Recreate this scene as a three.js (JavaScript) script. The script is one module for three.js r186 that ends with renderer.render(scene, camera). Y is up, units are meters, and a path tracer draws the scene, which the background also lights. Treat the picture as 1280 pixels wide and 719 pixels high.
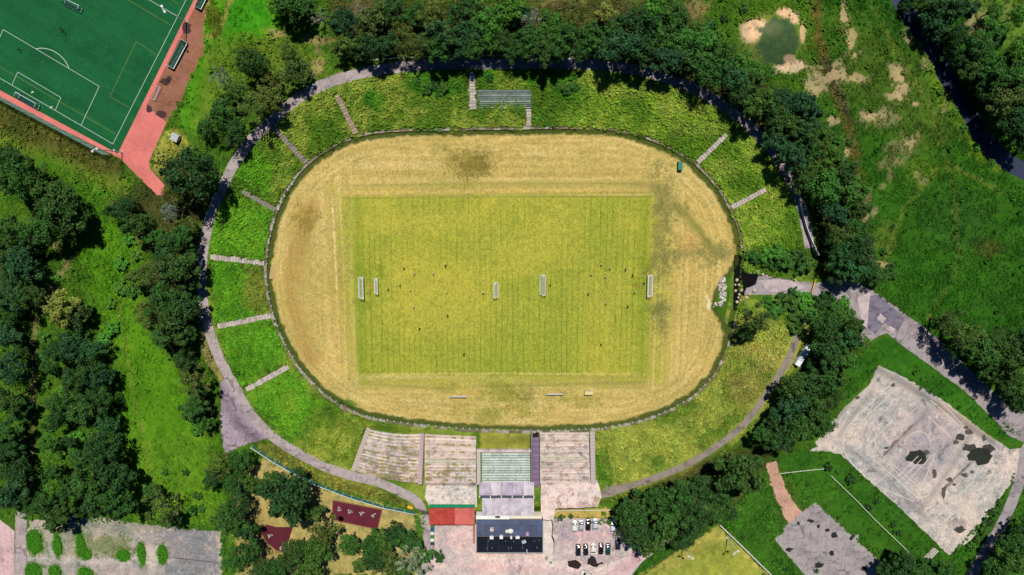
import * as THREE from 'three';
import { Sky } from 'three/addons/objects/Sky.js';
import { mergeGeometries } from 'three/addons/utils/BufferGeometryUtils.js';
import { MarchingCubes } from 'three/addons/objects/MarchingCubes.js';

// ---------------------------------------------------------------- camera, sky, sun, exposure
const scene = new THREE.Scene();
const TILT = 8 * Math.PI / 180, DIST = 246.5, FOCAL = 865;          // focal length in pixels of a 1280-wide picture
const ct = Math.cos(TILT), st = Math.sin(TILT);
const camera = new THREE.PerspectiveCamera(2 * Math.atan(359.5 / FOCAL) * 180 / Math.PI, 1280 / 719, 1, 6000);
camera.position.set(0, DIST * ct, -DIST * st);
camera.up.set(0, 0, -1);
camera.lookAt(0, 0, 0);
scene.add(camera);

const sunDir = new THREE.Vector3(0.04, Math.sin(1.06), -Math.cos(1.06)).normalize();
const sky = new Sky();
sky.name = 'sky';
sky.scale.setScalar(5000);
sky.material.uniforms.sunPosition.value.copy(sunDir);
sky.material.uniforms.turbidity.value = 5;
sky.material.uniforms.rayleigh.value = 0.5;
sky.material.uniforms.mieCoefficient.value = 0.004;
sky.material.uniforms.cloudCoverage.value = 0;
sky.userData = { kind: 'structure' };
scene.add(sky);
scene.environmentIntensity = 0.1;
const sun = new THREE.DirectionalLight(new THREE.Color(1, 0.955, 0.88), 5);
sun.position.copy(sunDir).multiplyScalar(400);
sun.target.position.set(0, 0, 0);
sun.castShadow = true;
sun.shadow.mapSize.set(4096, 4096);
Object.assign(sun.shadow.camera, { left: -240, right: 240, top: 160, bottom: -160, near: 10, far: 900 });
scene.add(sun, sun.target);
const renderer = new THREE.WebGLRenderer();
renderer.toneMapping = THREE.LinearToneMapping;
renderer.toneMappingExposure = 1.04;
renderer.shadowMap.enabled = true;

// ---------------------------------------------------------------- helpers
let seed = 12345;
const rnd = () => { seed = (seed * 1664525 + 1013904223) >>> 0; return seed / 4294967296; };
const rr = (a, b) => a + (b - a) * rnd();
const clamp = (v, a = 0, b = 1) => v < a ? a : v > b ? b : v;
const sstep = (a, b, v) => { const t = clamp((v - a) / (b - a)); return t * t * (3 - 2 * t); };
const lin = c => { c /= 255; return c <= 0.04045 ? c / 12.92 : Math.pow((c + 0.055) / 1.055, 2.4); };
const srgb = c => 255 * clamp(c <= 0.0031308 ? c * 12.92 : 1.055 * Math.pow(c, 1 / 2.4) - 0.055);
const GAIN = 1.36;                                                   // what a sunlit level surface of albedo 1 reads at this exposure
const alb = (r, g, b) => [lin(r) / GAIN, lin(g) / GAIN, lin(b) / (GAIN * 1.08)];
const col = (r, g, b) => new THREE.Color().setRGB(...alb(r, g, b));
const ms = py => 0.285 * (1 + 1.45e-4 * (py - 359.5));              // metres per photo pixel on the ground
// plan survey: a point of the place from its bearing in the photograph and its height
function wp(px, py, y = 0) {
  const a = (px - 640) / FOCAL, b = -(py - 359.5) / FOCAL;
  const dy = -ct - b * st, dz = st - b * ct, t = (y - DIST * ct) / dy;
  return [a * t, y, -DIST * st + dz * t];
}
const hash = (i, j, s) => { let h = Math.imul(i, 374761393) ^ Math.imul(j, 668265263) ^ Math.imul(s, 2246822519); h = Math.imul(h ^ (h >>> 13), 1274126177); return ((h ^ (h >>> 16)) >>> 0) / 4294967296; };
function vnoise(x, y, s, per = 0) {
  let xi = Math.floor(x), yi = Math.floor(y); const fx = x - xi, fy = y - yi;
  const u = fx * fx * (3 - 2 * fx), v = fy * fy * (3 - 2 * fy);
  let x1 = xi + 1, y1 = yi + 1;
  if (per) { xi = ((xi % per) + per) % per; yi = ((yi % per) + per) % per; x1 = ((x1 % per) + per) % per; y1 = ((y1 % per) + per) % per; }
  const a = hash(xi, yi, s), b = hash(x1, yi, s), c = hash(xi, y1, s), d = hash(x1, y1, s);
  return a + (b - a) * u + (c - a) * v + (a - b - c + d) * u * v;
}
const fbm = (x, y, s, o = 3) => { let t = 0, a = 0.5, n = 0; for (let k = 0; k < o; k++) { t += a * vnoise(x, y, s + k); n += a; a *= 0.5; x *= 2.1; y *= 2.1; } return t / n; };

const taken = {};
function numbered(n) { if (!(n in taken)) { taken[n] = 0; return n; } taken[n]++; return n + '_' + String(taken[n]).padStart(3, '0'); }
function shade(o) { o.traverse(c => { if (c.isMesh) { c.castShadow = true; c.receiveShadow = true; } }); return o; }
function thing(name, label, category, p = [0, 0, 0], turn = 0, group) {
  const o = new THREE.Group(); o.name = numbered(name); o.position.set(...p); o.rotation.y = turn;
  o.userData = { label, category }; if (group) o.userData.group = group; scene.add(o); return o;
}
function obj(name, geo, mat, parent) {
  const m = new THREE.Mesh(Array.isArray(geo) ? mergeGeometries(geo.map(g => g.index ? g.toNonIndexed() : g)) : geo, mat);
  m.name = parent === scene ? numbered(name) : name; m.castShadow = m.receiveShadow = true; parent.add(m); return m;
}
function single(name, label, category, geo, mat, group) { const m = obj(name, geo, mat, scene); m.userData = { label, category }; if (group) m.userData.group = group; return m; }
function struct(name, geo, mat) { const m = obj(name, geo, mat, scene); m.userData = { kind: 'structure' }; return m; }
const box = (w, h, d, x = 0, y = 0, z = 0, ry = 0) => { const g = new THREE.BoxGeometry(w, h, d); if (ry) g.rotateY(ry); g.translate(x, y, z); return g; };
function bar(a, b, r = 0.05, seg = 6) {
  const A = new THREE.Vector3(...a), B = new THREE.Vector3(...b), d = B.clone().sub(A), L = d.length();
  const g = new THREE.CylinderGeometry(r, r, L, seg); g.translate(0, L / 2, 0);
  g.applyQuaternion(new THREE.Quaternion().setFromUnitVectors(new THREE.Vector3(0, 1, 0), d.normalize())); g.translate(...a); return g;
}
function worldUV(g, k = 0.1) { const p = g.attributes.position, a = new Float32Array(p.count * 2); for (let i = 0; i < p.count; i++) { a[2 * i] = p.getX(i) * k; a[2 * i + 1] = p.getZ(i) * k; } g.setAttribute('uv', new THREE.BufferAttribute(a, 2)); return g; }

// tileable surface textures (grain and stains only)
function tile(fn, size = 512) {
  const d = new Uint8Array(size * size * 4);
  for (let j = 0; j < size; j++) for (let i = 0; i < size; i++) { const c = fn(i / size, j / size), k = 4 * (j * size + i); for (let q = 0; q < 3; q++) d[k + q] = srgb(Array.isArray(c) ? c[q] : c); d[k + 3] = 255; }
  const t = new THREE.DataTexture(d, size, size); t.wrapS = t.wrapT = THREE.RepeatWrapping; t.magFilter = THREE.LinearFilter; t.minFilter = THREE.LinearMipmapLinearFilter; t.generateMipmaps = true; t.colorSpace = THREE.SRGBColorSpace; t.needsUpdate = true; return t;
}
const tn = (u, v, f, s) => vnoise(u * f, v * f, s, f);
const concreteTex = tile((u, v) => { const a = tn(u, v, 6, 1), b = tn(u, v, 23, 2), c = tn(u, v, 90, 3), d = tn(u, v, 256, 4); let k = 0.4 + 0.34 * a + 0.3 * b + 0.2 * c + 0.16 * d; if (b + 0.5 * c > 1.1) k *= 0.62; if (Math.abs(tn(u, v, 11, 5) - 0.5) < 0.02) k *= 0.75; return [k, k * (0.97 + 0.04 * a), k * (0.95 + 0.06 * b)]; });
const asphaltTex = tile((u, v) => { const a = tn(u, v, 4, 11), b = tn(u, v, 17, 12), c = tn(u, v, 64, 13), d = tn(u, v, 256, 14); let k = 0.45 + 0.3 * a + 0.28 * b + 0.2 * c + 0.14 * d; const e = Math.abs(tn(u, v, 9, 15) - 0.5), f = Math.abs(tn(u, v, 5, 16) - 0.5); if (e < 0.02) k *= 0.68; if (f < 0.012) k *= 0.6; if (b > 0.72) k *= 1.12; if (tn(u, v, 13, 17) > 0.78) k *= 0.8; return [k, k * 0.985, k * (0.97 + 0.03 * b)]; });
const gravelTex = tile((u, v) => { const a = tn(u, v, 5, 21), b = tn(u, v, 31, 22), c = tn(u, v, 128, 23), d = tn(u, v, 256, 24); let k = 0.36 + 0.3 * a + 0.36 * b + 0.4 * c * d + 0.15 * d; if (b * c > 0.55) k *= 0.6; return [k, k * (0.96 + 0.05 * b), k * (0.92 + 0.08 * a)]; });
const rubberTex = tile((u, v) => { const a = tn(u, v, 5, 31), b = tn(u, v, 40, 32), d = tn(u, v, 256, 33); return 0.62 + 0.26 * a + 0.16 * b + 0.12 * d; });
const steelTex = tile((u, v) => { const a = tn(u, v, 7, 41), b = tn(u, v, 44, 42), d = tn(u, v, 200, 43); let k = 0.5 + 0.36 * a + 0.26 * b + 0.12 * d; if (tn(u, v, 15, 44) > 0.74) k *= 0.8; return [k, k * (0.96 + 0.04 * a), k * (0.94 + 0.06 * b)]; });
const bumpTex = (() => { const t = tile((u, v) => 0.35 * tn(u, v, 40, 51) + 0.35 * tn(u, v, 110, 52) + 0.3 * tn(u, v, 256, 53)); t.colorSpace = THREE.NoColorSpace; return t; })();
const rep = (t, r, ry = r) => { const c = t.clone(); c.repeat.set(r, ry); c.needsUpdate = true; return c; };
const M = (c, o = {}) => new THREE.MeshPhysicalMaterial({ color: Array.isArray(c) ? col(...c) : c, roughness: 0.9, specularIntensity: (o.roughness ?? 0.9) > 0.8 ? 0.2 : 0.7, ...o });
const white = M([235, 235, 235], { roughness: 0.6 }), greyMetal = M([150, 155, 160], { roughness: 0.5, metalness: 0.3 }), darkMetal = M([45, 48, 50], { roughness: 0.6 });
const concrete = M([222, 204, 204], { map: rep(concreteTex, 0.7) });
const pathMat = M([182, 168, 170], { map: rep(asphaltTex, 0.6) }), roadMat = M([168, 157, 162], { map: rep(asphaltTex, 0.5) });
const pinkPave = M([222, 186, 192], { map: rep(concreteTex, 0.5) });
const gravelMat = M([206, 190, 186], { map: rep(gravelTex, 0.4) });
const courtMat = M([170, 160, 164], { map: rep(asphaltTex, 0.55) });
const rubberPink = M([226, 128, 122], { map: rep(rubberTex, 0.4) });
const maroon = M([104, 42, 56], { map: rep(rubberTex, 0.9) });
const paintWhite = M([206, 220, 208]), paintYellow = M([132, 140, 62]);

// ---------------------------------------------------------------- terrain: bowl of the stadium, river bed, mound
const ovalPx = [[640, 163], [700, 162], [760, 163], [800, 171], [840, 188], [870, 208], [895, 235], [912, 265], [922, 290], [925, 315], [921, 334], [908, 348], [897, 366], [894, 386], [905, 400], [911, 418], [905, 440], [890, 470], [865, 495], [835, 512], [800, 525], [755, 534], [700, 537], [640, 537], [580, 535], [540, 531], [500, 527], [460, 520], [430, 508], [405, 490], [380, 465], [360, 435], [345, 400], [336, 365], [334, 330], [338, 300], [346, 270], [358, 243], [375, 218], [400, 195], [430, 178], [465, 168], [500, 165], [570, 164]];
const rimPx = ovalPx.map(p => p.slice()); rimPx.splice(10, 6, [925, 345], [922, 375], [914, 410], [905, 440]); rimPx.splice(14, 1);
const ringPx = [[522, 628], [500, 615], [470, 602], [440, 595], [410, 585], [375, 568], [340, 545], [312, 515], [292, 480], [275, 450], [262, 415], [255, 385], [252, 350], [253, 320], [257, 295], [265, 265], [278, 235], [292, 206], [312, 178], [337, 153], [367, 127], [395, 110], [420, 100], [450, 92], [490, 85], [540, 81], [590, 80], [640, 80], [700, 79], [760, 82], [800, 89], [840, 100], [880, 117], [915, 140], [945, 165], [970, 195], [990, 230], [1004, 265], [1012, 310], [1014, 350], [1003, 405], [985, 450], [960, 490], [930, 530], [900, 555], [860, 580], [820, 597], [775, 611], [745, 618], [700, 622], [600, 630], [545, 632]];
const RH = 4, C0 = wp(630, 350);
const NB = 720, Ri = new Float32Array(NB), Ro = new Float32Array(NB);
function polar(list, y, out) {
  const w = list.map(p => wp(p[0], p[1], y));
  for (let b = 0; b < NB; b++) {
    const f = b / NB * 2 * Math.PI, dx = Math.cos(f), dz = Math.sin(f); let best = 0;
    for (let i = 0; i < w.length; i++) {
      const p = w[i], q = w[(i + 1) % w.length], ax = p[0] - C0[0], az = p[2] - C0[2], ex = q[0] - p[0], ez = q[2] - p[2], den = dx * ez - dz * ex;
      if (Math.abs(den) < 1e-9) continue;
      const t = (ax * ez - az * ex) / den, s = (ax * dz - az * dx) / den;
      if (t > 0 && s >= 0 && s <= 1 && t > best) best = t;
    }
    out[b] = best;
  }
}
polar(rimPx, 0, Ri); polar(ringPx, RH, Ro);
for (const T of [Ri, Ro]) { const c = T.slice(); for (let b = 0; b < NB; b++) { let s = 0; for (let k = -3; k <= 3; k++) s += c[(b + k + NB) % NB]; T[b] = s / 7; } }
const pol = (T, f) => { let b = f / (2 * Math.PI) * NB; b = ((b % NB) + NB) % NB; const i = Math.floor(b), t = b - i; return T[i % NB] * (1 - t) + T[(i + 1) % NB] * t; };
const riverW = [[1118, -20], [1132, 8], [1150, 34], [1170, 62], [1186, 95], [1206, 125], [1224, 160], [1243, 186], [1266, 205], [1300, 222], [1360, 240]].map(p => wp(...p));
function segDist(x, z, L) { let m = 1e9; for (let i = 0; i + 1 < L.length; i++) { const a = L[i], b = L[i + 1], ex = b[0] - a[0], ez = b[2] - a[2], t = clamp(((x - a[0]) * ex + (z - a[2]) * ez) / (ex * ex + ez * ez)); const d = Math.hypot(x - a[0] - ex * t, z - a[2] - ez * t); if (d < m) m = d; } return m; }
const moundC = wp(970, 51, 1);
function height(x, z) {
  const dx = x - C0[0], dz = z - C0[2], r = Math.hypot(dx, dz);
  let y = 0;
  if (r < 150) {
    const f = Math.atan2(dz, dx), deg = f * 180 / Math.PI, ri = pol(Ri, f) + 1.2, ro = pol(Ro, f);
    if (r > ri) {
      const h = RH * sstep(2.5, 8, Math.abs(deg - 0.5)), pw = 2.4;
      const dec = deg > 52 && deg < 122 ? 4 : 9;
      const q = (r - ri) / (ro - pw - ri), std = sstep(57, 60, deg) * (1 - sstep(131, 134, deg));
      if (r < ro - pw) y = h * (0.12 + 0.88 * q - std * 0.45 * sstep(0, 0.3, q) * (1 - sstep(0.93, 1, q)));
      else if (r < ro + pw) y = h;
      else y = h * (1 - sstep(0, dec, r - ro - pw));
    }
  }
  if (x > 110 && z < -20) { const d = segDist(x, z, riverW); if (d < 9) y -= 2.6 * (1 - sstep(0.6, 4.8, d)); }
  const m = Math.hypot(x - moundC[0], z - moundC[2]); if (m < 10.5) y += 1.8 * (1 - sstep(3, 10.5, m));
  return y;
}
function G(px, py, up = 0) { let y = 0, p; for (let k = 0; k < 5; k++) { p = wp(px, py, y + up); y = height(p[0], p[2]); } p[1] = y + up; return p; }

// ---------------------------------------------------------------- painter for surface colours (matter, and shade in the rim strips), laid out in world metres
class Painter {
  constructor(x0, z0, x1, z1, W) {
    this.x0 = x0; this.z0 = z0; this.x1 = x1; this.z1 = z1; this.W = W; this.s = (x1 - x0) / W; this.H = Math.round((z1 - z0) / this.s);
    const n = this.W * this.H; this.c = new Float32Array(n * 3); this.n1 = new Float32Array(n); this.n2 = new Float32Array(n); this.n3 = new Float32Array(n);
    for (let j = 0; j < this.H; j++) for (let i = 0; i < W; i++) {
      const x = x0 + (i + 0.5) * this.s, z = z0 + (j + 0.5) * this.s, k = j * W + i;
      this.n1[k] = fbm(x / 9, z / 9, 101, 2); this.n2[k] = fbm(x / 1.8, z / 1.8, 111, 2); this.n3[k] = vnoise(x / 0.42, z / 0.42, 121);
    }
  }
  blend(k, a, c) { const q = 3 * k; this.c[q] += (c[0] - this.c[q]) * a; this.c[q + 1] += (c[1] - this.c[q + 1]) * a; this.c[q + 2] += (c[2] - this.c[q + 2]) * a; }
  each(x0, z0, x1, z1, f) {
    const i0 = Math.max(0, Math.floor((x0 - this.x0) / this.s)), i1 = Math.min(this.W - 1, Math.ceil((x1 - this.x0) / this.s)), j0 = Math.max(0, Math.floor((z0 - this.z0) / this.s)), j1 = Math.min(this.H - 1, Math.ceil((z1 - this.z0) / this.s));
    for (let j = j0; j <= j1; j++) for (let i = i0; i <= i1; i++) f(j * this.W + i, this.x0 + (i + 0.5) * this.s, this.z0 + (j + 0.5) * this.s);
  }
  fill(c) { for (let k = 0; k < this.W * this.H; k++) this.blend(k, 1, c); }
  ell(px, py, rx, ry, rgb, op = 1, soft = 0.25, rough = 0.9, turn = 0) {
    const w = wp(px, py), m = ms(py), c = alb(...rgb), R = Math.max(rx, ry) * m * 1.9, cs = Math.cos(turn), sn = Math.sin(turn);
    this.each(w[0] - R, w[2] - R, w[0] + R, w[2] + R, (k, x, z) => {
      const dx = x - w[0], dz = z - w[2], u = (dx * cs + dz * sn) / (rx * m), v = (dz * cs - dx * sn) / (ry * m);
      const d = Math.sqrt(u * u + v * v) + rough * ((this.n2[k] - 0.5) * 0.9 + (this.n1[k] - 0.5) * 0.7 + (this.n3[k] - 0.5) * 0.35);
      const a = op * (1 - sstep(1 - soft, 1 + soft, d)); if (a > 0.003) this.blend(k, a, c);
    });
  }
  poly(list, rgb, op = 1, edge = 0.8, rough = 1.2, lift = 0) {
    const L = list.map(p => wp(p[0], p[1], lift)), c = alb(...rgb); let x0 = 1e9, x1 = -1e9, z0 = 1e9, z1 = -1e9;
    for (const p of L) { x0 = Math.min(x0, p[0]); x1 = Math.max(x1, p[0]); z0 = Math.min(z0, p[2]); z1 = Math.max(z1, p[2]); }
    const closed = [...L, L[0]];
    this.each(x0 - 3, z0 - 3, x1 + 3, z1 + 3, (k, x, z) => {
      let ins = inside(x, z, L); const d = segDist(x, z, closed) * (ins ? 1 : -1) + rough * ((this.n2[k] - 0.5) * 1.6 + (this.n3[k] - 0.5) * 0.8);
      const a = op * sstep(-edge, edge, d); if (a > 0.003) this.blend(k, a, c);
    });
  }
  stroke(list, w, rgb, op = 1, edge = 0.5, rough = 0.8, lift = 0) {
    const L = list.map(p => wp(p[0], p[1], lift)), c = alb(...rgb); let x0 = 1e9, x1 = -1e9, z0 = 1e9, z1 = -1e9;
    for (const p of L) { x0 = Math.min(x0, p[0]); x1 = Math.max(x1, p[0]); z0 = Math.min(z0, p[2]); z1 = Math.max(z1, p[2]); }
    this.each(x0 - w - 2, z0 - w - 2, x1 + w + 2, z1 + w + 2, (k, x, z) => {
      const d = w / 2 - segDist(x, z, L) + rough * ((this.n2[k] - 0.5) * 1.4 + (this.n3[k] - 0.5) * 0.7);
      const a = op * sstep(-edge, edge, d); if (a > 0.003) this.blend(k, a, c);
    });
  }
  grain(a1, a2, a3, hue = 1) {
    for (let k = 0; k < this.W * this.H; k++) {
      const f = Math.max(0.25, 1 + a1 * (this.n1[k] - 0.5) + a2 * (this.n2[k] - 0.5) + a3 * (this.n3[k] - 0.5)), q = 3 * k, yl = hue * ((this.n1[k] - 0.5) * 0.5 + (this.n2[k] - 0.5) * 0.35);
      this.c[q] *= f * (1 + yl * 0.5); this.c[q + 1] *= f; this.c[q + 2] *= f * (1 - yl * 0.25);
    }
  }
  at(x, z) { const i = clamp(Math.floor((x - this.x0) / this.s), 0, this.W - 1), j = clamp(Math.floor((z - this.z0) / this.s), 0, this.H - 1), q = 3 * (j * this.W + i); return [this.c[q], this.c[q + 1], this.c[q + 2]]; }
  texture() {
    const d = new Uint8Array(this.W * this.H * 4);
    for (let k = 0; k < this.W * this.H; k++) { for (let q = 0; q < 3; q++) d[4 * k + q] = srgb(this.c[3 * k + q]); d[4 * k + 3] = 255; }
    const t = new THREE.DataTexture(d, this.W, this.H); t.wrapS = t.wrapT = THREE.MirroredRepeatWrapping; t.magFilter = THREE.LinearFilter; t.minFilter = THREE.LinearMipmapLinearFilter; t.generateMipmaps = true; t.colorSpace = THREE.SRGBColorSpace; t.needsUpdate = true; return t;
  }
  uv(g) { const p = g.attributes.position, a = new Float32Array(p.count * 2); for (let i = 0; i < p.count; i++) { a[2 * i] = (p.getX(i) - this.x0) / (this.x1 - this.x0); a[2 * i + 1] = (p.getZ(i) - this.z0) / (this.z1 - this.z0); } g.setAttribute('uv', new THREE.BufferAttribute(a, 2)); return g; }
}
function inside(x, z, L) { let c = false; for (let i = 0, j = L.length - 1; i < L.length; j = i++) { const a = L[i], b = L[j]; if ((a[2] > z) !== (b[2] > z) && x < (b[0] - a[0]) * (z - a[2]) / (b[2] - a[2]) + a[0]) c = !c; } return c; }

// flat sheets and ribbons
function roughen(L, step, amp, s = 5) {
  const out = [];
  for (let i = 0; i < L.length; i++) {
    const a = L[i], b = L[(i + 1) % L.length], d = Math.hypot(b[0] - a[0], b[2] - a[2]), n = Math.max(1, Math.round(d / step));
    for (let k = 0; k < n; k++) { const t = k / n, x = a[0] + (b[0] - a[0]) * t, z = a[2] + (b[2] - a[2]) * t, j = amp * 2 * (fbm(x / 1.7, z / 1.7, s, 2) - 0.5), nx = (b[2] - a[2]) / (d || 1), nz = -(b[0] - a[0]) / (d || 1); out.push([x + nx * j, a[1], z + nz * j]); }
  }
  return out;
}
function sheet(px, y, amp = 0.35, step = 0.6, smooth = false, at = 0) {
  let L = px.map(p => wp(p[0], p[1], at));
  if (smooth) { const c = new THREE.CatmullRomCurve3(L.map(p => new THREE.Vector3(...p)), true, 'centripetal'); L = c.getSpacedPoints(px.length * 10).slice(0, -1).map(v => [v.x, v.y, v.z]); }
  if (amp) L = roughen(L, step, amp);
  const g = new THREE.ShapeGeometry(new THREE.Shape(L.map(p => new THREE.Vector2(p[0], -p[2]))));
  g.rotateX(-Math.PI / 2); g.translate(0, y, 0); return worldUV(g);
}
function ribbon(px, width, off, amp = 0.2, lift = null, step = 1) {
  const pts = px.map(p => new THREE.Vector3(...(lift === null ? G(p[0], p[1]) : wp(p[0], p[1], lift)))), c = new THREE.CatmullRomCurve3(pts, false, 'centripetal');
  const n = Math.max(2, Math.round(c.getLength() / step)), P = [], idx = [];
  for (let i = 0; i <= n; i++) {
    const p = c.getPointAt(i / n), t = c.getTangentAt(i / n), L = Math.hypot(t.x, t.z) || 1, nx = -t.z / L, nz = t.x / L, w = (typeof width === 'function' ? width(i / n) : width) / 2;
    for (const s of [-1, 0, 1]) { const j = s ? s * (w + amp * 2 * (fbm(p.x / 1.3 + s * 7, p.z / 1.3, 9, 2) - 0.5)) : 0, x = p.x + nx * j, z = p.z + nz * j; P.push(x, (lift === null ? height(x, z) : lift) + off + (s ? 0 : 0.002), z); }
    if (i < n) { const a = 3 * i; idx.push(a, a + 1, a + 3, a + 1, a + 4, a + 3, a + 1, a + 2, a + 4, a + 2, a + 5, a + 4); }
  }
  const g = new THREE.BufferGeometry(); g.setAttribute('position', new THREE.Float32BufferAttribute(P, 3)); g.setIndex(idx); g.computeVertexNormals();
  if (g.attributes.normal.getY(0) < 0) { for (let i = 0; i < idx.length; i += 3) { const t = idx[i]; idx[i] = idx[i + 1]; idx[i + 1] = t; } g.setIndex(idx); g.computeVertexNormals(); }
  return worldUV(g);
}
function drape(px, off, cell = 0.45) {                             // an area of paving that follows the slope under it
  const L = px.map(p => G(...p)); let x0 = 1e9, x1 = -1e9, z0 = 1e9, z1 = -1e9; for (const p of L) { x0 = Math.min(x0, p[0]); x1 = Math.max(x1, p[0]); z0 = Math.min(z0, p[2]); z1 = Math.max(z1, p[2]); }
  const P = []; for (let x = x0; x < x1; x += cell) for (let z = z0; z < z1; z += cell) { const j = 0.5 * (fbm(x, z, 15, 2) - 0.5); if (!inside(x + cell / 2 + j, z + cell / 2 + j, L)) continue; const q = (a, b) => [a, height(a, b) + off, b], A = q(x, z), B = q(x + cell, z), C = q(x + cell, z + cell), D = q(x, z + cell); P.push(...A, ...D, ...B, ...B, ...D, ...C); }
  const g = new THREE.BufferGeometry(); g.setAttribute('position', new THREE.Float32BufferAttribute(P, 3)); g.computeVertexNormals(); return worldUV(g);
}
function line(a, b, w, y) {                                        // a straight painted line on level ground
  const A = wp(...a), B = wp(...b), dx = B[0] - A[0], dz = B[2] - A[2], L = Math.hypot(dx, dz);
  const g = new THREE.PlaneGeometry(L, w); g.rotateX(-Math.PI / 2); g.rotateY(-Math.atan2(dz, dx)); g.translate((A[0] + B[0]) / 2, y, (A[2] + B[2]) / 2); return g;
}

// ---------------------------------------------------------------- ground
const X0 = -212, X1 = 212, Z0 = -106, Z1 = 120;
const land = new Painter(X0, Z0, X1, Z1, 2048);
land.fill(alb(74, 112, 30));
land.poly([[1020, -40], [1400, -40], [1400, 480], [1190, 440], [1090, 370], [1060, 300], [1030, 160]], [52, 98, 26], 1, 4, 3);
land.poly([[90, 300], [170, 250], [260, 430], [280, 640], [160, 640], [150, 440]], [84, 132, 26], 1, 4, 3);
land.poly([[600, 690], [1000, 560], [1300, 560], [1400, 900], [500, 900]], [60, 104, 30], 1, 3, 2);
land.poly([[160, 560], [260, 540], [280, 650], [170, 650]], [98, 138, 34], 0.8, 4, 3);
land.poly([[-30, 120], [40, 150], [150, 215], [160, 245], [90, 235], [-30, 190]], [104, 122, 42], 0.8, 3, 2);
land.poly([[-30, 110], [150, 200], [160, 215], [140, 222], [60, 190], [-30, 150]], [92, 92, 42], 0.9, 2, 2.4);
land.poly([[10, 190], [60, 195], [150, 245], [170, 260], [110, 300], [70, 230]], [70, 118, 26], 0.8, 3, 2);
land.poly([[235, 40], [270, 0], [350, -10], [350, 40], [300, 60], [260, 170], [225, 160], [232, 110]], [84, 144, 28], 1, 2, 2);
land.ell(312, 18, 30, 22, [62, 144, 26], 0.9); land.stroke([[262, -5], [250, 45], [272, 45], [290, -5]], 1.6, [150, 140, 72], 0.8); land.ell(268, 22, 8, 20, [86, 96, 30], 0.9);
land.poly([[262, 50], [345, 45], [400, 70], [390, 110], [330, 110], [260, 160], [240, 150]], [104, 126, 42], 0.75, 3, 3);
land.poly([[205, 165], [222, 158], [240, 185], [205, 240], [187, 205]], [150, 150, 66], 1, 1, 1);
for (const [x, y, a, b] of [[345, 42, 14, 7], [400, 85, 9, 16], [395, 50, 20, 5], [450, 12, 16, 14], [770, 20, 22, 18], [700, 5, 30, 6], [870, 12, 14, 12]]) land.ell(x, y, a, b, [176, 150, 104], 0.6, 0.35, 1.6);
// worn track, sand and bare soil on the eastern meadow
land.stroke([[1018, -20], [1022, 30], [1028, 70], [1040, 105], [1060, 150], [1070, 200], [1078, 230]], 3.4, [104, 92, 46], 0.85, 1.6, 1.8);
land.stroke([[1030, 75], [1045, 108], [1058, 140]], 2.2, [70, 66, 52], 0.8, 1);
land.poly([[1038, 20], [1080, 30], [1150, 80], [1200, 170], [1130, 200], [1060, 120]], [88, 108, 40], 0.55, 6, 4);
for (const [x, y, a, b, t = 0] of [[1064, 50, 7, 14], [1055, 22, 8, 12], [1068, 70, 6, 8], [1068, 98, 13, 6], [1045, 92, 8, 10], [1123, 92, 12, 7, 0.6], [1127, 110, 9, 14], [1118, 120, 8, 6], [1102, 148, 18, 9], [1088, 145, 8, 4], [1130, 182, 16, 12], [1122, 202, 9, 7], [1102, 207, 6, 4], [1112, 220, 3, 8], [1104, 233, 5, 4], [1145, 218, 4, 6], [1153, 226, 6, 4], [1018, 106, 11, 15], [1040, 150, 8, 4], [1083, 245, 5, 10], [1081, 270, 5, 9], [1093, 265, 4, 6], [1088, 305, 5, 14], [1102, 331, 9, 5], [1085, 325, 6, 8], [1058, 190, 4, 6], [1060, 225, 4, 5], [1145, 130, 4, 3], [1222, 25, 9, 14], [1260, 15, 5, 7], [1140, 45, 7, 12], [1160, 75, 6, 10], [1180, 128, 5, 10]]) land.ell(x, y, a, b, [212, 182, 140], 0.65, 0.45, 2.1, t);
land.ell(968, 48, 38, 36, [120, 128, 62], 0.7, 0.2, 0.6); land.ell(946, 38, 20, 16, [224, 188, 152], 1, 0.25, 0.7); land.ell(986, 20, 18, 9, [222, 186, 146], 1, 0.25, 0.9, 0.6); land.ell(984, 82, 21, 8, [228, 196, 160], 1, 0.25, 1); land.ell(1003, 40, 5, 14, [206, 176, 130], 0.9); land.ell(972, 52, 28, 30, [66, 90, 56], 1, 0.12, 0.3); land.ell(962, 36, 14, 10, [120, 126, 92], 0.5, 0.5, 1); land.ell(987, 74, 9, 5, [190, 160, 130], 0.8);
land.ell(1150, 215, 22, 20, [86, 118, 34], 0.6); land.ell(1105, 300, 14, 26, [96, 116, 44], 0.6); land.ell(1232, 310, 18, 14, [82, 84, 38], 0.6); land.ell(1200, 280, 40, 34, [52, 92, 34], 0.6); land.ell(1180, 350, 60, 30, [54, 106, 26], 0.7); land.ell(1105, 210, 30, 60, [56, 104, 26], 0.6);
land.stroke([[1135, 20], [1160, 70], [1178, 110], [1200, 150], [1225, 190], [1250, 205]], 5, [98, 128, 34], 0.8, 2, 2);
land.poly([[1205, -10], [1290, -10], [1290, 90], [1230, 40]], [104, 132, 48], 0.8, 3, 3);
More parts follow.
